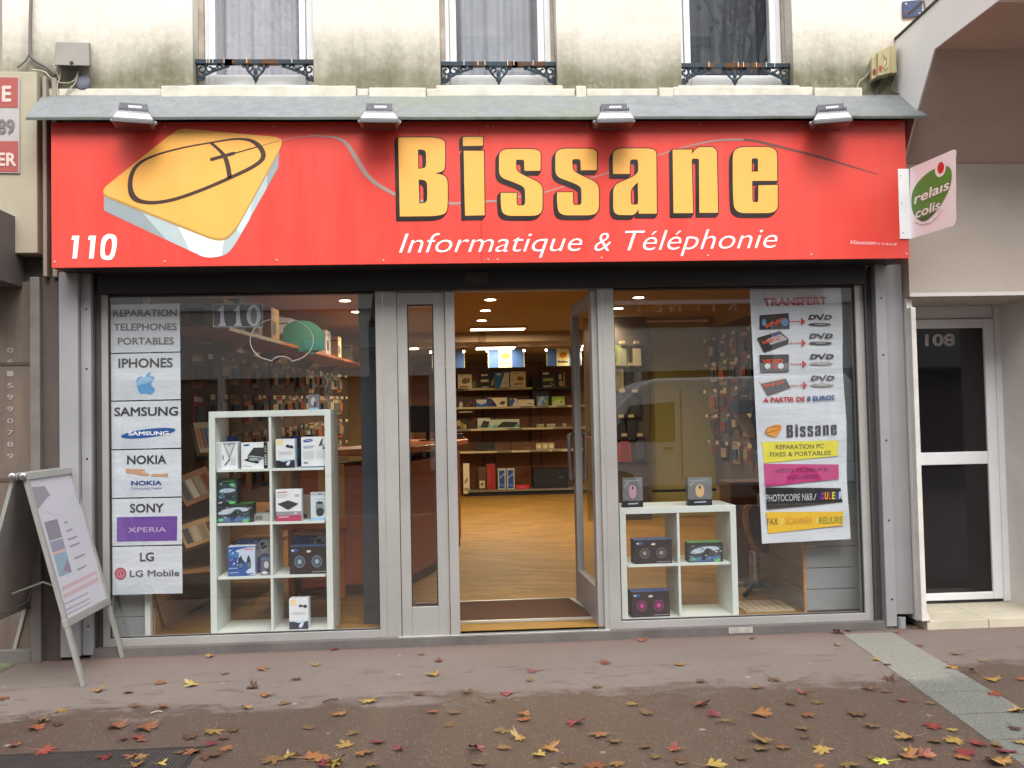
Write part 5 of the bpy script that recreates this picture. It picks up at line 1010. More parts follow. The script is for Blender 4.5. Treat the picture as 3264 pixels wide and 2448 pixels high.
def pack(c, i):
    f = MB(); f.box(-.005, .005, -.05, .05, -.2, 0, P(c)); mp = UV(Vector((.005, -.05, -.2)), Vector((0, .1, 0)), Vector((0, 0, .2)), Vector((1, 0, 0)))
    mp2 = UV(Vector((-.05, -.006, -.2)), Vector((.1, 0, 0)), Vector((0, 0, .2)), Vector((0, -1, 0)))
    f.box(-.004, .03, -.035, .035, -.16, -.07, P(cols[(i*3+1) % 10])); f.rect(.05, .8, .95, .95, mp, P(cols[(i*7+4) % 10]), .001); f.tube([(-.04, 0, -.012), (.10, 0, -.012)], .003, STEEL, 5); f.box(.1, .103, -.02, .02, -.03, .0, P('b5a888'))
    return f.build('hanging_pack')
for row, z in enumerate((1.84, 1.55, 1.24, .95)):
    for j in range(20):
        y = .7+j*.33+.08*random.random(); i = (row*5+j*3) % 10; x = .30+.0434*(y-.3)+.05; lab = f"{CN[i]} pack hanging {ORD[j]} from the window on {('the top', 'the second', 'the third', 'the lowest')[row]} left wall hooks"
        if i not in proto: o = proto[i] = pack(cols[i], i)
        else: o = proto[i].copy(); col_link(o)
        o.location = (x, y, z+.02*y); o.rotation_euler = (R(random.uniform(-4, 4)), 0, R(-25+random.uniform(-8, 8))); s = random.uniform(.8, 1.25); o.scale = (s, s, s); tag(o, lab, 'hanging pack', 'packs hanging on the left wall')
# brochure racks low on the left, cartons
def slant(label, px, py, y, w_, h_, c, rot, name='brochure_stack'):
    p = PY(y)(px, py); f = MB(); f.box(-w_/2, w_/2, -.03, .03, -h_/2, h_/2, P(c)); mp = UV(Vector((-w_/2, -.03, -h_/2)), Vector((w_, 0, 0)), Vector((0, 0, h_)), Vector((0, -1, 0)))
    for k in range(4): f.rect(.08+.22*k, .15, .25+.22*k, .8, mp, P(cols[(k*3+len(label)) % 10]), .001)
    o = f.build(name); o.location = p; o.rotation_euler = (R(-28), R(rot), R(38)); tag(o, label, 'brochures')
slant('slanted tray of colourful brochures behind the phone brand sheets, upper one', 622, 1555, .50, .26, .22, '8a5a30', -18); slant('slanted tray of pale brochures low beside the tall shelf', 632, 1700, .45, .26, .17, 'b98b56', -12); slant('white framed card hanging beside the tall shelf', 648, 1400, .62, .12, .24, '9a8468', 0, 'card')
f = MB(); f.prism([(.25, .38), (.56, .5), (.8, 2.4), (.34, 2.4)], .62, .645, PINE, 'z'); f.prism([(.25, .38), (.56, .5), (.74, 2.4), (.34, 2.4)], .33, .355, PINE, 'z'); tag(f.build('low_shelf', loc=(.4, 1.5, .5)), 'pair of low wooden shelves on the left wall behind the phone sheets', 'shelf')
f = MB(); f.box(1.0, 1.34, 1.3, 1.32, .60, 1.02, CARD); f.box(.93, 1.0, 1.3, 1.34, .60, .98, mat('worn_board', '7c6650', .8)); f.box(1.0, 1.34, 1.32, 1.7, .60, .98, CARD); f.box(.85, 1.36, 1.25, 1.75, .52, .6, WOODO); f.box(.9, .95, 1.3, 1.7, FL, .52, WOODO); f.box(1.28, 1.33, 1.3, 1.7, FL, .52, WOODO)
f.build if 0 else None; tag(f.build('carton_stand', loc=(1.1, 1.5, FL), bevel=.003), 'brown cardboard display on a wooden stand behind the tall shelf', 'display stand')

# right side: yellow cupboard, phone case wall, hooks, armchair
yc = thing('cupboard', 'tall yellowish cupboard seen through the right window', 'cupboard', (5.3, 6.6, FL)); m = PY(6.5); a = m(2058, 1300).x; b = m(2308, 1300).x; YW = mat('yellow_cream_door', 'a9a460', .6, 0, .06, 1.5)
f = MB(); f.box(a, a+.06, 6.5, 6.7, FL, 2.6, YW); f.box(b-.06, b, 6.5, 6.7, FL, 2.6, YW); f.box(a+.06, b-.06, 6.5, 6.7, 2.5, 2.6, YW); f.box(a+.06, b-.06, 6.5, 6.7, FL, .30, YW); f.build('frame', yc, bevel=.004)
f = MB(); f.box(a+.068, b-.068, 6.52, 6.7, .335, 2.49, YW); o = f.build('door', yc, bevel=.003); f = MB(); f.box(a+.06, b-.06, 6.53, 6.68, .30, .334, BLACK); f.build('gap', yc)
f = MB(); f.box(3.95, a-.01, 6.25, 6.29, FL, 2.65, mat('grey_peg_panel', '534b44', .7, 0, .1, 3)); tag(f.build('display_panel', loc=(4.4, 6.25, FL)), 'grey brown display panel left of the yellowish cupboard', 'display panel')
pr = None; m = PY(6.2); ncase = 0
for r_, (yy_, xs_) in enumerate(((1135, (1984, 2030)), (1205, (1966, 2010)), (1290, (1984, 2025)), (1370, (1980, 2012)), (1430, (1990, 2040)))):
    for j, xx_ in enumerate(xs_):
        p = m(xx_, yy_); f = MB(); c = ('7d8a4a', '3a1a1c', 'a09a7c', '1d1b20', '26262a', '24241f', '141417', '1a1a1c', 'a03a2c', '2e2c34')[ncase]
        f.box(-.09, .09, 0, .02, -.17, .14, P(c)); f.box(-.055, .055, -.01, 0, -.13, .1, P(('a8a890', 'c9c09c', '8f8a78', '2c2a30', '3a3a3e', '32322f', '202024', '26262a', '8a3026', '4c4a54')[ncase])); f.box(-.035, .035, -.03, .02, .16, .2, P('b5a888'))
        o = f.build('phone_case_pack', bevel=.002); o.location = (p.x, 6.2, p.z); tag(o, ('left', 'right')[j]+' phone case pack in the '+('first', 'second', 'third', 'fourth', 'fifth')[r_]+' row left of the cupboard', 'phone case', 'phone cases left of the cupboard'); ncase += 1
f = MB(); f.box(5.735, 5.749, 1.2, 6.5, .4, 2.5, mat('grey_peg_panel', '534b44')); tag(f.build('pegboard', loc=(5.7, 3, .4)), 'grey brown pegboard on the right wall of the shop', 'pegboard')
for row, z in enumerate((2.32, 2.0, 1.66, 1.34, 1.0)):
    for j in range(9):
        y = 2.5+j*.46; i = (row*3+j*7) % 10; o = proto[i].copy(); col_link(o); o.location = (5.66, y, z); o.rotation_euler = (0, 0, R(200+random.uniform(-8, 8))); s = random.uniform(1.0, 1.5); o.scale = (s, s, s)
        tag(o, f"{CN[i]} pack hanging {ORD[j]} from the window on {('the top', 'the second', 'the third', 'the fourth', 'the lowest')[row]} right wall hooks", 'hanging pack', 'packs hanging on the right wall')
# novelty bag hanging behind the banner edge
nb = thing('hanging_bag', 'grey blue and peach soft bag hanging beside the paper banner', 'bag', (4.4, .9, 1.1)); m = PY(1.0)
def blob(pts, m_, y0, y1, name, mt):
    f = MB(); L = spline(pts, 4); f.solid([PY(y0)(*p) for p in L], [PY(y1)(*p) for p in L], mt); return f.build(name, nb, bevel=.02, smooth=True, seg=3)
blob([(2330, 1270), (2360, 1258), (2395, 1275), (2405, 1310), (2370, 1322), (2325, 1310)], m, .95, 1.12, 'hood', mat('grey_blue_cloth', '5f6f78', .9, 0, .1, 12))
blob([(2335, 1318, 1), (2380, 1318, 1), (2400, 1350), (2412, 1390), (2395, 1402), (2365, 1370)], m, .98, 1.08, 'body', mat('peach_cloth', 'b98e60', .9, 0, .1, 12))
blob([(2395, 1185, 1), (2402, 1240, 1), (2375, 1262, 1), (2360, 1258, 1)], m, 1.0, 1.03, 'strap', mat('grey_blue_cloth', '5f6f78'))
f = MB()
for x, y in ((2362, 1333), (2372, 1340), (2366, 1346), (2378, 1334)): f.ell(x, y, 2.5, 2, PY(.97), BLACK, .001)
f.build('print', nb)
f = MB(); m = PY(1.2); L = [(2395, 1060, 1), (2420, 1050, 1), (2425, 1420, 1), (2412, 1440, 1), (2380, 1415), (2400, 1300), (2392, 1180)]; f.solid([PY(1.2)(*p) for p in spline(L)], [PY(1.35)(*p) for p in spline(L)], mat('dark_coat', '1c1413', .9, 0, .2, 8)); tag(f.build('coat', loc=PY(1.2)(2400, 1200), bevel=.01), 'dark garment hanging just left of the paper banner', 'coat')
ch = thing('armchair', 'black padded chair with bent wood shell behind the paper banner', 'chair', (4.25, 1.0, FL)); y = .95; m = PY(y)
f = MB(); L = spline([(2362, 1640), (2370, 1610), (2400, 1608), (2440, 1640), (2470, 1720), (2440, 1765), (2405, 1765), (2378, 1715)], 6); f.solid([PY(y)(*p) for p in L], [PY(y+.08)(*p) for p in L], m_wood('bent_plywood', '8a5428', 'a86c38', .4)); f.build('shell', ch, bevel=.006, smooth=False)
f = MB(); L = spline([(2383, 1645), (2392, 1612), (2430, 1612), (2480, 1660), (2500, 1730), (2470, 1768), (2430, 1762), (2395, 1715)], 6); f.solid([PY(y-.06)(*p) for p in L], [PY(y+.0)(*p) for p in L], mat('black_cloth', '120e0e', .95, 0, .2, 20)); f.build('cushion', ch, bevel=.015)
f = MB(); p = PY(y+.05)(2405, 1790); f.tube([(p.x, y+.05, p.z+.08), (p.x, y+.05, FL+.08)], .04, STEEL, 12); f.tube([(p.x, y+.05, FL+.08), (p.x, y+.05, FL+.04)], .09, BLACK, 14); f.build('pedestal', ch)
f = MB()
for k in range(5):
    a = R(72*k+20); f.tube([(p.x, y+.05, FL+.07), (p.x+.26*math.cos(a), y+.05+.26*math.sin(a), FL+.03)], .018, BLACK, 8); f.ball((p.x+.26*math.cos(a), y+.05+.26*math.sin(a), FL+.025), .025, .025, .025, BLACK, 8, 6)
f.build('base', ch)
f = MB(); m = PY(1.6); a = m(2330, 1585); b = m(2400, 1535); f.box(a.x, b.x+.3, 1.6, 1.95, FL, b.z, mat('side_wood', '5e3d22', .5, 0, .1, 3)); tag(f.build('low_cabinet', loc=(a.x, 1.7, FL), bevel=.004), 'low wooden cabinet behind the black chair', 'cabinet')
f = MB(); f.box(4.2, 4.55, .25, .62, FL+.001, FL+.012, mat('pale_vent', 'a99a80', .6))
for i in range(6): f.box(4.23+i*.052, 4.235+i*.052, .26, .61, FL+.012, FL+.014, mat('vent_line', '7a6c54', .6))
tag(f.build('floor_vent', loc=(4.35, .4, FL)), 'pale floor grille beside the low white shelf', 'floor grille')
# ================================================================ NEIGHBOUR ON THE LEFT
nl = thing('neighbour_shop', 'beige shopfront edge with orange wood panelled door left of the red sign', 'building', (-1.2, 0, G))
m = PY(-.2); xr = m(118, 500).x; z1 = m(50, 228).z; z0 = m(50, 655).z; OLDCR = mat('old_cream_panel', 'a39b88', .8, 0, .12, 3)
f = MB(); f.box(-4.5, xr, -.2, .3, z0-.3, z1, OLDCR); f.box(xr+.02, xr+.045, -.17, .3, 2.3, z1-.02, mat('dirty_strip', '8d8377', .8)); f.box(xr+.07, xr+.10, -.15, .3, 2.3, z1-.02, mat('dirty_strip', '8d8377')); f.build('fascia', nl, bevel=.005)
f = MB(); f.box(-4.5, -.62, -.06, .35, z1, 7.5, mat('left_render', '928a82', .9, 0, .12, 1.5, .3)); f.build('wall', nl)
f = MB(); f.box(-4.5, -.262, -.05, .3, 2.0, 3.44, mat('shadow_metal', '55504d', .7, .1)); f.build('backing', nl)
m = PY(-.5); a = m(130, 770); zt = m(60, 655).z; zb = PY(-.5)(60, 895).z
f = MB(); f.box(-4.5, -.50, -.5, .1, zb+.02, zt, mat('shutter_case', '5f5c5b', .6, .2, .15, 3)); f.box(-4.5, -.72, -.505, -.5, zb+.1, zt-.12, mat('case_panel', '6d6864', .7, 0, .3, 9)); f.build('shutter_case', nl, bevel=.006)
f = MB(); m = PY(-.1); X = lambda px: m(px, 1300).x; OW = m_wood('worn_orange_wood', '5c5048', '6e6055', .6, (8, 1, 1))
f.box(-4.5, X(108), -.1, .0, G+.02, 2.28, OW)
for z in (.22, .72, 1.02, 1.75): f.box(-4.5, X(108), -.105, -.1, z, z+.02, mat('dark_seam', '4a3b30', .7))
f.build('door', nl); f = MB(); f.box(X(108)+.002, X(140), -.16, .0, G, 2.3, mat('grey_frame', '6f6b68', .5, .2)); f.box(X(140), X(196), -.12, .0, G, 2.3, mat('dark_pillar', '4a403c', .7)); f.box(-4.5, X(108), -.16, -.11, G, G+.08, mat('grey_frame', '6f6b68')); f.build('door_frame', nl, bevel=.003)
mp = PY(-.1)
for i, c in enumerate('0615990789'): y = 1124+37.6*i; MB().text(c, (22, y), (43, y), -17, mp, P('8f8885'), .02, 0, .003).build('numeral', nl)
m = PY(-.21); sg = thing('shop_board', 'red and white lettered sign board cut by the left edge of the photo', 'sign', (m(0, 400).x, -.21, m(0, 400).z)); f = MB()
q3 = [m(-260, 238), m(62, 246), m(62, 552), m(-260, 548)]; f.solid(q3, [p+Vector((0, .02, 0)) for p in q3], P('a5a1a0')); RD2 = P('9a4843')
f.poly([(-260, 243), (57, 247), (57, 343), (-260, 340)], m, RD2, .002); f.poly([(-260, 449), (58, 450), (58, 548), (-260, 545)], m, RD2, .002); f.build('board', sg)
for t_, a_, b_c, h_, c_ in (('E', (6, 322), (36, 322), -50, 'c9b4ae'), ('89', (-8, 425), (46, 425), -46, '6a6664'), ('ER', (-8, 527), (52, 528), -42, 'c9b4ae')): MB().text(t_, a_, b_c, h_, m, P(c_), .03, 0, .004).build('lettering', sg)

# ================================================================ BUILDING 108
nb8 = thing('corner_building', 'white and beige building with door 108 and a sloping underside above', 'building', (5.8, 0, G)); XS = 5.25
f = MB(); prof = [(-.05, 3.845), (-.69, 3.868), (-1.3, 3.868), (-1.3, 3.587), (-.612, 3.59), (-.36, 3.28), (-.15, 3.0), (-.05, 2.9)]
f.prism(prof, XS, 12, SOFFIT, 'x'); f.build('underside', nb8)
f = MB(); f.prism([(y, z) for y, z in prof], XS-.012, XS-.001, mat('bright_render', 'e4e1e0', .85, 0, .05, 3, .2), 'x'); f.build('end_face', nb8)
f = MB(); f.box(XS-.012, 12, -1.312, -1.301, 3.60, 4.6, mat('bright_render', 'e4e1e0')); f.build('parapet', nb8)
f = MB(); f.prism([(-.04, 3.846), (-.7, 3.869), (-1.3, 3.869), (-1.3, 3.885), (-.7, 3.883), (-.04, 3.862)], XS-.02, XS+.05, mat('mossy_edge', '3f3c30', .95, 0, .5, 25), 'x'); f.build('coping', nb8)
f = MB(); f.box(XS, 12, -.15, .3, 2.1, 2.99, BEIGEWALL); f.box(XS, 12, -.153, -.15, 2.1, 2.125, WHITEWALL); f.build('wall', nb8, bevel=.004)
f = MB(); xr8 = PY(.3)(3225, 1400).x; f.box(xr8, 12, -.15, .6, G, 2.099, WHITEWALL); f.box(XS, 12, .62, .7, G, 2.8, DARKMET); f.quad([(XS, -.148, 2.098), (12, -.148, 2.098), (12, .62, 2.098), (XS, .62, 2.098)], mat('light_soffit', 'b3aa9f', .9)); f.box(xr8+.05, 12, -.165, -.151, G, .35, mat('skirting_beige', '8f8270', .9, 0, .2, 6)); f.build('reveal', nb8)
f = MB()
pts = [(5.25, G+.06), (5.31, G+.06), (5.30, .0), (5.285, .02), (5.283, 2.03), (5.25, 2.03)]; f.prism(pts, -.16, -.10, mat('chipped_white', 'c6c2bd', .85, 0, .12, 9, .5)); f.box(5.25, 5.29, -.10, .45, G+.05, 2.099, WHITEWALL); f.build('corner_post', nb8, bevel=.004)
TL = mat('pale_tile', 'b5ae9b', .5, 0, .1, 4); f = MB()
for i in range(4): f.box(5.29+i*.42, 5.705+i*.42, -.15, .12, G, -.042, TL); f.box(5.29+i*.42, 5.705+i*.42, .124, .5, G, -.042, TL)
tag(f.build('step', nb8, bevel=.002), None)
f = MB(); f.tube([(5.16, -.05, G), (5.16, -.05, G+.07)], .03, mat('pvc_pipe', '8b8d90'), 12); tag(f.build('drain_pipe', loc=(5.16, -.1, G)), 'short grey drain pipe stub at the foot of the grey pier', 'pipe')
dY = .40; m = PY(dY); dz = lambda py: m(3060, py).z; dx = lambda px: m(px, 1450).x
dd = thing('entrance_door', 'white framed door with two dark panes and the number 108', 'door', (dx(3040), dY, -.04)); XL, XR = 5.29, dx(3232)
f = MB(); f.box(XL, dx(2900)-.02, dY, dY+.08, -.04, 2.098, WHITEPVC); f.box(dx(3180)+.002, XR, dY-.01, dY+.08, -.04, 2.098, WHITEPVC); f.box(dx(2900)-.02, dx(3180), dY, dY+.08, dz(1015), 2.098, WHITEPVC); f.build('frame', dd, bevel=.006)
x0, x1 = dx(2900)-.018, dx(3178); ia, ib = dx(2904), dx(3146); f = MB()
zs = [-.02, dz(1888), dz(1480), dz(1440), dz(1046), dz(1017)]
f.box(x0, ia, dY-.02, dY+.04, zs[0], zs[5], WHITEPVC); f.box(ib, x1, dY-.02, dY+.04, zs[0], zs[5], WHITEPVC)
for a, b in ((zs[0], zs[1]), (zs[2], zs[3]), (zs[4], zs[5])): f.box(ia, ib, dY-.018, dY+.04, a, b, WHITEPVC)
f.box(x0, x1, dY-.01, dY+.02, -.04, -.021, GK); f.build('leaf', dd, bevel=.005)
DG = mat('dark_glass', '1b181a', .06, 0, .2, .8)
for a, b in ((zs[1], zs[2]), (zs[3], zs[4])): f = MB(); f.box(ia, ib, dY+.0, dY+.01, a, b, DG); f.build('pane', dd)
f = MB(); f.text('108', (2948, 1102), (3044, 1101), -38, PY(dY), P('a8a2a2'), .035, 0, .003); f.build('number', dd)

# ================================================================ BOXES AND CABLES ON THE WALL
IV = mat('ivory_plastic', 'a69b74', .6, 0, .08, 8)
sb = thing('switch_box', 'ivory emergency switch box with two red discs and a cord at the upper right', 'switch box', PY(-.16)(2820, 200)); f = MB(); m = PY(-.2); mb_ = PY(-.105)
def pbox(pts, mt, ya=-.2, yb=-.105): f.solid([PY(ya)(*p) for p in pts], [PY(ya)(*p)+Vector((.02, yb-ya, .0)) for p in pts], mt)
pbox(zc(2750, 0, 3.317, [(90, 605), (155, 575), (160, 805), (95, 845)]), IV, -.18); pbox(zc(2750, 0, 3.317, [(158, 545), (290, 480), (295, 770), (160, 805)]), IV, -.2); pbox(zc(2750, 0, 3.317, [(290, 480), (350, 475), (362, 770), (295, 772)]), IV, -.18); f.build('housing', sb, bevel=.003)
f = MB(); f.ell(*zc(2750, 0, 3.317, [(122, 762)])[0], 5.5, 11, PY(-.18), P('7c2f2c'), .002); f.ell(*zc(2750, 0, 3.317, [(187, 725)])[0], 5.5, 10, PY(-.2), P('a04038'), .002); f.build('red_disc', sb)
f = MB(); f.tube([PY(-.21)(*p) for p in zc(2750, 0, 3.317, [(225, 560), (240, 600), (265, 610), (262, 690), (235, 735), (225, 700), (240, 640)])], .004, mat('ivory_cord', 'c2b890', .6), 6); f.build('cord', sb)
def cable(label, pts, y, r, mt, name='cable'):
    f = MB(); P3 = [PY(y)(*p) for p in pts]; out = []
    for i in range(len(P3)-1):
        for k in range(4): 
            a, b, c, d = P3[max(0, i-1)], P3[i], P3[i+1], P3[min(len(P3)-1, i+2)]; t = k/4
            out.append(.5*((2*b)+(c-a)*t+(2*a-5*b+4*c-d)*t*t+(3*b-a-3*c+d)*t**3))
    out.append(P3[-1]); f.tube(out, r, mt, 8); tag(f.build(name, loc=P3[0], smooth=True), label, 'cable')
CD, CL = mat('dark_cable', '3a3734', .6), mat('pale_cable', 'a8a08f', .6)
cable('grey cable dropping from the ivory switch box onto the zinc flashing', zc(2750, 0, 3.317, [(318, 790), (325, 850), (308, 930), (320, 975), (400, 995), (430, 1015), (432, 1045)]), -.13, .006, mat('grey_cable', '55524f', .5))
cable('thin white wire curving left from the ivory switch box', zc(2750, 0, 3.317, [(90, 620), (80, 720), (40, 800), (-40, 870), (-75, 1000)]), -.12, .003, CL)
cable('dark cable tail beneath the ivory switch box', zc(2750, 0, 3.317, [(190, 840), (165, 900), (150, 960), (140, 1020)]), -.12, .012, CD)
jb = thing('junction_box', 'weathered grey junction box on the wall at the upper left', 'junction box', PY(-.16)(235, 170)); f = MB()
f.solid([PY(-.2)(*p) for p in ((178, 133), (283, 135), (285, 210), (172, 208))], [PY(-.105)(*p) for p in ((180, 133), (288, 135), (290, 205), (178, 205))], mat('weathered_box', '8e8a84', .7, 0, .15, 5)); f.build('housing', jb, bevel=.005); f = MB(); f.ball(PY(-.203)(228, 199), .012, .006, .012, CD, 8, 5); f.build('screw', jb)
cable('dark thick cable running down the wall and curving right to the junction box', [(100, -20), (97, 60), (96, 140), (98, 175), (115, 195), (150, 215), (180, 240)], -.13, .011, mat('brown_grey_cable', '6b645f', .7)); cable('dark cable branching left above the red and white board', [(94, 172), (80, 195), (55, 215)], -.13, .006, mat('brown_grey_cable', '6b645f'))
for i, (pp, lab) in enumerate((([(193, 225), (190, 250), (182, 275), (184, 310)], 'pale wire falling straight from the junction box'), ([(100, 222), (140, 228), (165, 250), (200, 265), (235, 258), (250, 225)], 'pale wire looping right under the junction box'), ([(250, 228), (240, 265), (215, 290), (205, 312)], 'pale wire slanting down to the flashing'), ([(170, 205), (180, 228), (188, 250)], 'short pale wire at the left side of the junction box'))): cable(lab, pp, -.14, .0045, CL)
f = MB(); f.ball(PY(-.12)(263, 262), .05, .02, .055, mat('blue_grey_plastic', '6d6f7d', .6), 12, 8); tag(f.build('wall_fitting', loc=PY(-.12)(263, 262), smooth=True), 'round blue grey knob under the junction box', 'wall fitting')
bp = thing('street_plate', 'blue enamel plate with rivets at the top right of the wall', 'plate', PY(-.11)(2908, 25)); f = MB(); m = PY(-.12); q4 = [m(*p) for p in ((2878, 5), (2939, -2), (2940, 51), (2879, 54))]; f.solid(q4, [p+Vector((0, .015, 0)) for p in q4], mat('blue_enamel', '263a60', .4, 0, .25, 20)); f.build('plate', bp)
f = MB(); f.line([(2895, 45), (2925, 20), (2940, 5)], [8, 10, 8], m, DARKMET, .002)
for c, p in ((P('b0aca2'), (2888, 12)), (P('7c2f2c'), (2889, 41)), (P('9a958a'), (2931, 42))): f.ell(*p, 3.4, 3.4, m, c, .003)
f.build('rivet', bp)
f = MB(); q4 = [m(*p) for p in ((2943, -20), (3010, -20), (2995, 0), (2953, 38))]; f.solid(q4, [p+Vector((0, .03, 0)) for p in q4], mat('pale_patch', '8c8a88', .8, 0, .2, 12)); tag(f.build('wall_bracket', loc=q4[3]), 'pale worn bracket beside the blue plate at the top right', 'bracket')

# ================================================================ A-BOARD
AX = -.235; F1, F2 = PZ(G)(263, 2190), PZ(G)(395, 2092); T1, T2 = PX(AX)(117, 1522), PX(AX)(251, 1488)
ab = thing('pavement_sign', 'folding aluminium A board with faded poster on the pavement at the left', 'A-board', ((F1.x+F2.x)/2-.3, (F1.y+F2.y)/2, G))
zt = (T1.z+T2.z)/2; T1 = Vector((AX, F1.y, zt)); T2 = Vector((AX, F2.y, zt)); nrm = (F2-F1).cross(T1-F1).normalized(); nrm = nrm if nrm.x > 0 else -nrm
AL = mat('satin_aluminium', '9c9c98', .4, .35, .05, 6)
def bar(f, a, b, w_, d, mt, side):   # rectangular bar along a-b
    t = (b-a).normalized(); u = side.normalized(); v = t.cross(u).normalized(); c = [(-1, -1), (1, -1), (1, 1), (-1, 1)]
    f.solid([a+u*(w_/2*i)+v*(d/2*j) for i, j in c], [b+u*(w_/2*i)+v*(d/2*j) for i, j in c], mt)
for nm, Fa, Fb, sgn in (('front_frame', F1, F2, 1), ('rear_frame', Vector((2*AX-F1.x, F1.y, G)), Vector((2*AX-F2.x, F2.y, G)), -1)):
    o = Vector((.03*sgn, 0, 0)); f = MB(); a1, b1 = T1+o, T2+o; yv = Vector((0, 1, 0)); e = yv*.02
    bar(f, Fa+e, a1+e, .036, .022, AL, yv); bar(f, Fb-e, b1-e, .036, .022, AL, yv); k = .30
    pa, pb = Fa+(a1-Fa)*k, Fb+(b1-Fb)*k; bar(f, pa, pb, .045, .03, AL, (a1-Fa)); bar(f, a1+e, b1-e, .04, .03, AL, (a1-Fa)); fo = f.build(nm, ab, bevel=.002)
    n_ = Vector((nrm.x*sgn, nrm.y, nrm.z)); f = MB(); c4 = [pa+e, pb-e, b1-e, a1+e]; f.solid([p+n_*.004 for p in c4], [p-n_*.004 for p in c4], mat('poster_paper', 'b3b1ba', .5, 0, .05, 3) if sgn == 1 else mat('grey_board_back', '9a9590', .6)); pb_ = f.build('poster', fo)
    if sgn == 1:
        f = MB(); mp = UV(c4[0]+n_*.004, c4[1]-c4[0], c4[3]-c4[0], n_)
        f.sp([(0, .93, 1), (.4, .9), (1, .95, 1), (1, .82, 1), (.7, .86), (.3, .85), (.05, .77, 1)], mp, P('827e86'), .001); f.sp([(.12, .8), (.5, .88), (.95, .82), (.8, .7), (.3, .7)], mp, P('b4b1bc'), .0014)
        f.rect(.1, .55, .38, .68, mp, P('77747e'), .001); f.rect(.1, .47, .38, .54, mp, P('7f7f90'), .001); f.rect(.1, .45, .38, .47, mp, P('b39a92'), .0014); f.rect(.1, .30, .38, .45, mp, P('7c94a4'), .001); f.poly([(.2, .33), (.36, .4), (.36, .3)], mp, P('7f6d84'), .0014)
        for y, a, b in ((.76, .5, .86), (.72, .5, .8), (.64, .5, .85), (.58, .5, .7), (.52, .48, .85), (.47, .48, .72), (.38, .5, .76), (.3, .5, .72)): f.line([(a, y), (b, y+.004)], .014, mp, P('85828c'), .001)
        for y in (.22, .17): f.line([(.08, y), (.92, y+.01)], .025, mp, P('b0959a'), .001)
        for y in (.12, .08, .05): f.line([(.05, y), (.6, y)], .008, mp, P('8c8994'), .001)
        f.build('print', fo)
f = MB()
for s in (-1, 1): f.ball((AX+s*.03, F1.y-.012, zt+.005), .024, .014, .024, STEEL, 12, 8)
f.box(AX-.05, AX+.05, F2.y-.02, F2.y-.004, zt-.02, zt+.02, AL); f.build('hinge', ab, smooth=True)
f = MB(); f.tube([Vector((AX+.17, F1.y+.3, .38)), Vector((AX, F1.y+.32, .44)), Vector((AX-.17, F1.y+.3, .38))], .006, AL, 6); f.build('stay', ab)

# ================================================================ ACROSS THE STREET (what the panes reflect)
def mir(px, py, D):            # mirror point of a reflection seen in the glass plane
    p = PY(D)(px, py); return Vector((p.x, -D, p.z))
ob = thing('street_house', 'pale two storey house with shops across the street, seen reflected in the panes', 'building', (0, -22, G)); OY = -21.0
OC = mat('opposite_render', 'dcd8d0', .9, 0, .08, .6); f = MB(); f.box(-16, 18, OY-3, OY, 2.6, 15.5, OC); f.box(-16, 18, OY-3, OY-.3, G-.1, 2.6, mat('opposite_dark', '2a2625', .8)); f.box(-16, 18, OY-3, OY+.4, 15.5, 15.8, OC); f.box(-16, 18, OY-.02, OY+.15, 4.5, 4.62, WHITEPVC); f.build('wall', ob)
for i in range(9):
    x = mir(930, 100, 20.9).x-1.2-4*2.95+i*2.95; f = MB(); f.box(x, x+1.2, OY, OY+.03, 5.6, 7.8, mat('opposite_pane', '454a55', .3)); f.box(x-.12, x, OY, OY+.08, 5.5, 7.9, WHITEPVC); f.box(x+1.2, x+1.32, OY, OY+.08, 5.5, 7.9, WHITEPVC); f.box(x-.3, x+1.5, OY, OY+.2, 5.36, 5.5, WHITEPVC); f.build('window', ob)
    if i < 9:
        for zq in (9.6,): f = MB(); f.box(x, x+1.2, OY, OY+.03, zq, zq+2.4, mat('opposite_pane', '454a55')); f.box(x+.5, x+.7, OY+.031, OY+.05, zq, zq+2.4, mat('pale_blue_curtain', '8a9db0', .8)); f.box(x-.15, x, OY, OY+.1, zq-.1, zq+2.5, WHITEPVC); f.box(x+1.2, x+1.35, OY, OY+.1, zq-.1, zq+2.5, WHITEPVC); f.box(x-.3, x+1.5, OY, OY+.2, zq+2.5, zq+2.75, mat('opposite_lintel', '8f8c88', .8)); f.build('window', ob)
    f = MB(); f.box(x-.6, x+1.9, OY-.28, OY-.2, .3, 2.5, mat('opposite_shop_pane', '3a3f45', .2)); f.box(x+1.95, x+2.15, OY-.3, OY, G, 2.6, OC); f.build('shop_window', ob)
f = MB(); a = mir(2070, 975, 20.9); b = mir(2390, 960, 20.9); f.box(a.x-1.2, b.x+2.2, OY+.001, OY+.05, a.z-.6, a.z+.75, mat('brown_fascia', '6a4232', .6)); f.build('fascia', ob)
f = MB(); L = 'TENITR'; h = .36
for i, ch in enumerate('RTINET'): 
    x = b.x-.35-(b.x-a.x-.1)/5.2*i; vs, fs = glyphs(ch, 0, 0); f.add([(x-v[0]*.5, OY+.055+v[2], a.z-.18+v[1]*.5) for v in vs], fs, P('e6e2dc'))
f.build('fascia_lettering', ob)
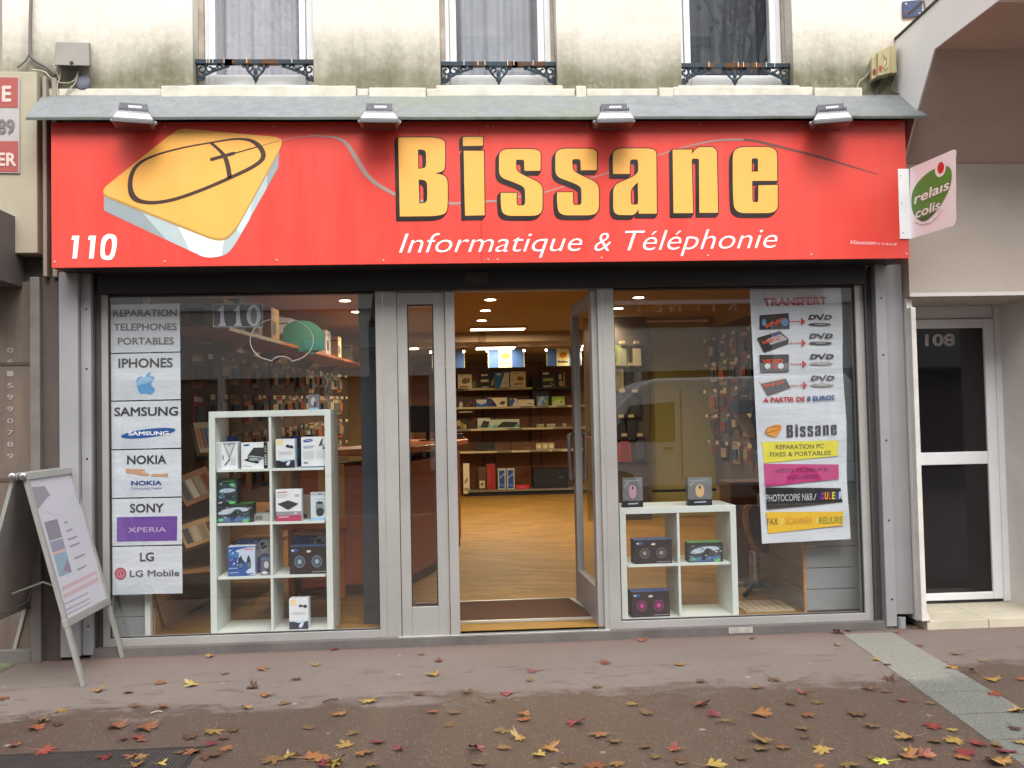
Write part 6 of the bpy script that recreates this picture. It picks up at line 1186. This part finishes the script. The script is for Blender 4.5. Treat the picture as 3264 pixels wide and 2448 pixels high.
# van
vn = thing('parked_van', 'white panel van parked behind the photographer, seen reflected in the right window', 'van', (3.6, -8.9, G-.14)); VW = mat('white_car_paint', 'eceef0', .25, 0, .02, 2); vx0 = mir(2030, 1300, 9.9).x-1.3; vy0, vy1 = -11.7, -9.7; zb = G-.14
prof = [(0, .35), (0, 1.0), (.35, 1.12), (1.05, 1.85), (1.35, 2.12), (1.6, 2.2), (4.9, 2.22), (5.0, 2.1), (5.0, .35)]
pf = [(vx0+x, zb+z) for x, z in prof]; f = MB(); f.prism(pf, vy0, vy1, VW); f.build('body', vn, bevel=.06, seg=3)
f = MB(); wp = [(.75, 1.15), (1.15, 1.75), (1.9, 1.8), (1.9, 1.12)]; f.prism([(vx0+x, zb+z) for x, z in wp], vy1+.001, vy1+.012, mat('van_glass', '20242a', .08)); f.build('side_window', vn)
f = MB(); f.prism([(vx0+x, zb+z) for x, z in [(3.0, 1.15), (3.0, 1.8), (4.6, 1.82), (4.6, 1.15)]], vy1+.001, vy1+.012, mat('van_panel', 'b4b9bd', .3)); f.box(vx0+2.0, vx0+2.02, vy1, vy1+.006, zb+.5, zb+2.0, GK); f.build('side_panel', vn)
f = MB(); f.box(vx0+1.7, vx0+1.85, vy1, vy1+.03, zb+1.0, zb+1.04, BLACK); f.build('handle', vn)
for x in (.95, 4.1):
    for y in (vy1+.01, vy0+.2):
        f = MB(); f.tube([(vx0+x, y-.22, zb+.33), (vx0+x, y, zb+.33)], .33, BLACK, 24); o = f.build('wheel', vn, bevel=.02); f = MB(); f.tube([(vx0+x, y, zb+.33), (vx0+x, y+.01, zb+.33)], .2, STEEL, 16); f.build('rim', o)
# street trees
BARK = mat('bark', '3b332b', .95, 0, .3, 12, .6); LF = [mat('leaf_gold', '9a6a1c', .7), mat('leaf_rust', '7a3a18', .7)]
def tree(x, y, hgt, seed, label):
    rr = random.Random(seed); t = thing('plane_tree', label, 'tree', (x, y, G), 'street trees behind the photographer'); f = MB(); lf = MB()
    def br(p, d, L, r, dep):
        pts = [p]; q_ = p
        for k in range(4): d = (d+Vector((rr.uniform(-.16, .16), rr.uniform(-.16, .16), rr.uniform(-.03, .12)))).normalized(); q_ = q_+d*L/4; pts.append(q_)
        f.tube(pts, r, BARK, 7, r*.55)
        if dep > 0:
            for k in range(3 if dep > 1 else 4): d2 = (d+Vector((rr.uniform(-.9, .9), rr.uniform(-.9, .9), rr.uniform(-.1, .7)))).normalized(); br(pts[rr.choice((2, 3, 4)) if dep < 4 else rr.choice((3, 4))], d2, L*(.68 if dep < 4 else .5), r*.5, dep-1)
        else:
            for k in range(9):
                c = rr.choice(pts)+Vector((rr.uniform(-.3, .3), rr.uniform(-.3, .3), rr.uniform(-.3, .3))); u = Vector((rr.uniform(-1, 1), rr.uniform(-1, 1), rr.uniform(-1, 1))).normalized()*.07; v = u.orthogonal().normalized()*.06; lf.quad([c-u, c+v, c+u, c-v], LF[k % 2])
    br(Vector((x, y, G-.1)), Vector((0, 0, 1)), hgt, .2, 4, ); f.build('trunk', t, smooth=True); lf.build('crown', t)
tx = mir(2470, 1200, 12.5); tree(tx.x, -12.6, 7.0, 3, 'dark street tree reflected in the rightmost upstairs window'); tree(mir(1232, 1200, 12.5).x, -12.6, 6.6, 8, 'street tree reflected in the middle upstairs window'); 

# ================================================================ FALLEN LEAVES
LC = {'r': ('7a3526', 'red orange'), 'R': ('7c2a2a', 'bright red'), 'o': ('875930', 'orange'), 'y': ('8c6f38', 'golden'), 'b': ('5e4429', 'brown'), 'Y': ('a09a38', 'lemon yellow')}
def leafmat(k):
    hexs, n = LC[k]; m, nt, bs = newmat('leaf_'+n.replace(' ', '_')); c = H(hexs); nn = noise(nt, 22, 4); oi = node(nt, 'ShaderNodeObjectInfo')
    a = mixc(nt, ramp(nt, nn.outputs[0], .38, .66), c, tuple(min(1, q_*1.5+.008) for q_ in c)); hv = node(nt, 'ShaderNodeHueSaturation'); nt.links.new(a, hv.inputs['Color'])
    nt.links.new(ramp(nt, oi.outputs['Random'], 0, 1, .48, .525), hv.inputs['Hue']); nt.links.new(ramp(nt, oi.outputs['Random'], 0, 1, .45, 1.0), hv.inputs['Value']); nt.links.new(hv.outputs[0], bs.inputs['Base Color']); bs.inputs['Roughness'].default_value = .42
    return m
LM = {k: leafmat(k) for k in LC}
def leaf_mesh(k, var, curl):
    rr = random.Random(var*13+5); lobes = [(-90, .22), (-50, .52), (-28, .36), (0, .82), (22, .46), (48, .92), (68, .5), (90, 1.0), (112, .5), (132, .92), (158, .46), (180, .82), (208, .36), (230, .52)]
    if var % 3 == 1: lobes = [l for l in lobes if l[0] not in (-50, -28, 208, 230)]
    o = [];
    for i, (a, r) in enumerate(lobes):
        r *= rr.uniform(.85, 1.1); a += rr.uniform(-7, 7)
        if r > .45: o += [(a-15, r*.66), (a-10, r*.82), (a-7, r*.76), (a, r), (a+6, r*.78), (a+10, r*.84), (a+15, r*.64)]
        else: o.append((a, r))
    rings = []
    def hz(x, y): return curl*(.5*(x*math.cos(var)+y*math.sin(var))**2+.25*math.sin(3*x+var)*y)+.04
    vs = [(0, 0, .03)]; n = len(o)
    for fr_ in (.5, 1):
        for a, r in o: x, y = r*fr_*math.cos(R(a)), r*fr_*math.sin(R(a)); vs.append((x*.5, y*.5, (hz(x, y)+rr.uniform(-.02, .02)*curl*fr_)*.5))
    fs = [(0, 1+i, 1+(i+1) % n) for i in range(n)]+[(1+i, 1+n+i, 1+n+(i+1) % n, 1+(i+1) % n) for i in range(n)]
    f = MB(); f.add(vs, fs, LM[k]); z0 = .01
    f.tube([(0, 0, .02), (.03, -.25, .03), (.05*rr.uniform(-1, 2), -.62, .05+.1*curl)], .012, LM[k], 5, .006)
    me = bpy.data.meshes.new('leaf'); me.from_pydata(f.v, [], f.f); me.materials.append(LM[k]); me.update(); return me
LMESH = {(k, v, c): leaf_mesh(k, v, (.15, .75)[c]) for k in LC for v in range(4) for c in (0, 1)}
A = "1340,250,r,.7 1345,290,o,.6 2140,240,r,.5 1435,395,y,.5 1670,370,r,.9 2020,345,y,.6 1905,430,b,.6 1010,458,o,.9 1240,475,y,1.1 620,510,o,1.2 820,515,b,.7 1625,490,b,1 1690,540,o,1.3 1590,620,o,.7 1830,590,b,.8 1060,610,o,.8 870,605,b,.8 395,632,y,.9 2170,655,o,.8 220,745,r,1.1 265,705,b,.8 355,725,b,.5 740,735,o,1.3 930,745,o,1.4 790,820,R,.5 890,810,R,.7 900,825,o,.5 1370,765,y,1.2 1510,755,b,.7 1210,800,b,1 1430,808,b,.7 1340,850,R,.9 1440,880,o,.8 105,858,o,.6 275,895,R,1.3 1240,895,o,1 1330,920,b,1.5 1970,748,b,.8 680,935,r,1 845,930,o,.9 910,925,y,.6 860,990,y,.8 1760,945,y,1.6 1850,940,y,1 1985,935,o,1.4 2140,970,o,1.1 2070,990,R,.7 1140,905,b,.6 1030,980,y,.3 10,555,o,.8 520,270,o,.5"
B = "525,190,y,1.2 600,190,o,.6 640,250,y,.4 740,292,r,.5 1005,175,o,.3 700,375,o,1.2 1295,352,R,.8 1270,405,b,.7 1700,300,r,.9 2160,312,o,.8 1655,440,b,.8 1150,482,R,1.1 895,470,b,.6 630,483,b,.8 1030,520,b,.8 330,525,y,1.1 1875,540,y,.7 1965,600,b,1 155,598,o,.8 710,588,r,.7 830,588,b,.7 1225,605,o,1 1245,635,r,.8 1530,650,R,1.2 790,668,b,.6 240,715,b,.8 1115,697,b,.9 1680,720,o,1.2 1760,757,b,.8 190,790,y,1.1 370,770,r,.7 280,830,o,1.1 510,810,R,.6 1215,750,y,1 1105,800,y,.9 945,805,r,1 1380,810,o,.9 1330,848,y,.9 1950,790,b,.8 2120,812,r,.6 120,890,y,1 975,895,b,.9 1490,875,b,1 1640,900,o,1.2 1780,890,y,1 2150,880,b,.7 30,870,o,.9 1920,170,r,1 330,900,b,.8 2020,855,b,.6"
C_ = "565,162,R,.6 1080,125,r,1.3 1140,110,o,1 1085,203,o,.4 1310,290,y,.5 1380,320,R,.5 1685,97,R,.7 1585,203,o,.3 1800,258,o,.4 1770,338,o,.9 1955,297,o,.4 1905,360,o,.4 1390,405,b,.9 2010,415,o,1.2 2190,405,r,.8 2040,505,r,.8 260,425,b,.6 690,412,b,1 590,462,b,.7 880,495,r,.6 1270,470,b,.8 1380,480,b,.7 240,565,r,1.3 320,630,R,.8 1490,540,R,.5 790,558,b,.7 970,550,b,.6 600,620,o,1.3 895,625,o,.8 1190,615,b,1.2 400,655,b,.5 1650,550,b,.6 2180,605,o,.9 880,708,b,.8 1290,690,b,1 1670,692,r,1 1770,718,y,.5 1510,765,y,1.4 1680,790,b,1 1810,785,y,1.3 1920,800,R,1 2150,705,b,1 640,785,y,1.4 600,830,b,1.2 740,820,o,.8 990,830,y,1.2 1510,840,y,.8 1840,860,R,1.4 1820,880,o,1 2120,850,R,1.4 1500,885,o,1.3 1600,880,r,.9 1370,910,Y,.9 1280,885,b,.7 100,835,o,.6 120,905,b,.8 2080,920,o,1.4 1140,925,b,1 870,760,b,.6 980,935,o,.5 510,890,b,.6 320,935,y,1.2 2180,790,y,.7 2040,805,b,1 1450,125,o,.5 1560,95,o,.6"
rr = random.Random(11); seen = {}
for S_, ox, sc_k in ((A, 0, 2.011), (B, 1000, 1.8433), (C_, 2100, 1.9003)):
    for tok in S_.split():
        x, y, k, s = tok.split(','); px, py, s = ox+float(x)/sc_k, 1950+float(y)/sc_k, float(s); p = PZ(G+.004)(px, py); c = rr.random() < (.55 if k != 'b' else .15); v = rr.randrange(4)
        o = bpy.data.objects.new('fallen_leaf', LMESH[(k, v, int(c))]); col_link(o); sz = .040+.082*s*rr.uniform(.85, 1.1); o.scale = (sz*rr.uniform(.75, 1.1), sz, sz*rr.uniform(.7, 1.5)); o.rotation_euler = (R(rr.uniform(-6, 6)), R(rr.uniform(-6, 6)), R(rr.uniform(0, 360))); o.location = (p.x, p.y, p.z+(.001 if not c else .003))
        zone = 'close to the shopfront' if p.y > -.35 else ('on dry pavement' if p.y > -1.25 else ('on damp pavement' if p.y > -1.9 else 'at the bottom edge'))
        sidew = next(n for lim, n in ((230, 'by the A board'), (600, 'below the phone sheets'), (1050, 'below the tall shelf'), (1400, 'left of the doorway'), (1700, 'below the doorway'), (1950, 'below the open door'), (2350, 'below the low shelf'), (2680, 'below the banner'), (2950, 'left of the stone strip'), (9999, 'near the bottom right')) if px < lim)
        lab = f"{'large' if s > 1.1 else ('small' if s < .65 else 'medium')} {LC[k][1]} {'curled' if c else 'flat'} leaf {zone} {sidew}"
        seen.setdefault(lab, []).append((px, py, o)); tag(o, lab, 'fallen leaf', 'maple leaves scattered on the pavement')
for lab, L in seen.items():
    if len(L) > 1:
        byx = max(l[0] for l in L)-min(l[0] for l in L) > 2*(max(l[1] for l in L)-min(l[1] for l in L)); L.sort(key=lambda l: l[0] if byx else l[1])
        nm = (['leftmost'] if byx else ['farthest'])+['second', 'third', 'fourth'][:len(L)-2]+(['rightmost'] if byx else ['nearest'])
        for n_, l in zip(nm, L): l[2]['label'] = lab+', '+n_
# twigs
for px, py, px2, py2, lab in ((2128+150, 2305, 2348, 2309, 'thin dark twig on the wet pavement'), (1028, 2239, 1078, 2228, 'short dark twig on the dry pavement'), (480, 2273, 517, 2268, 'pale leaf stalk on the damp pavement')):
    f = MB(); a = PZ(G+.008)(px, py); b = PZ(G+.008)(px2, py2); f.tube([a, (a+b)/2+Vector((0, .01, .004)), b], .003, BARK if 'dark' in lab else CL, 6); tag(f.build('twig', loc=a), lab, 'twig')
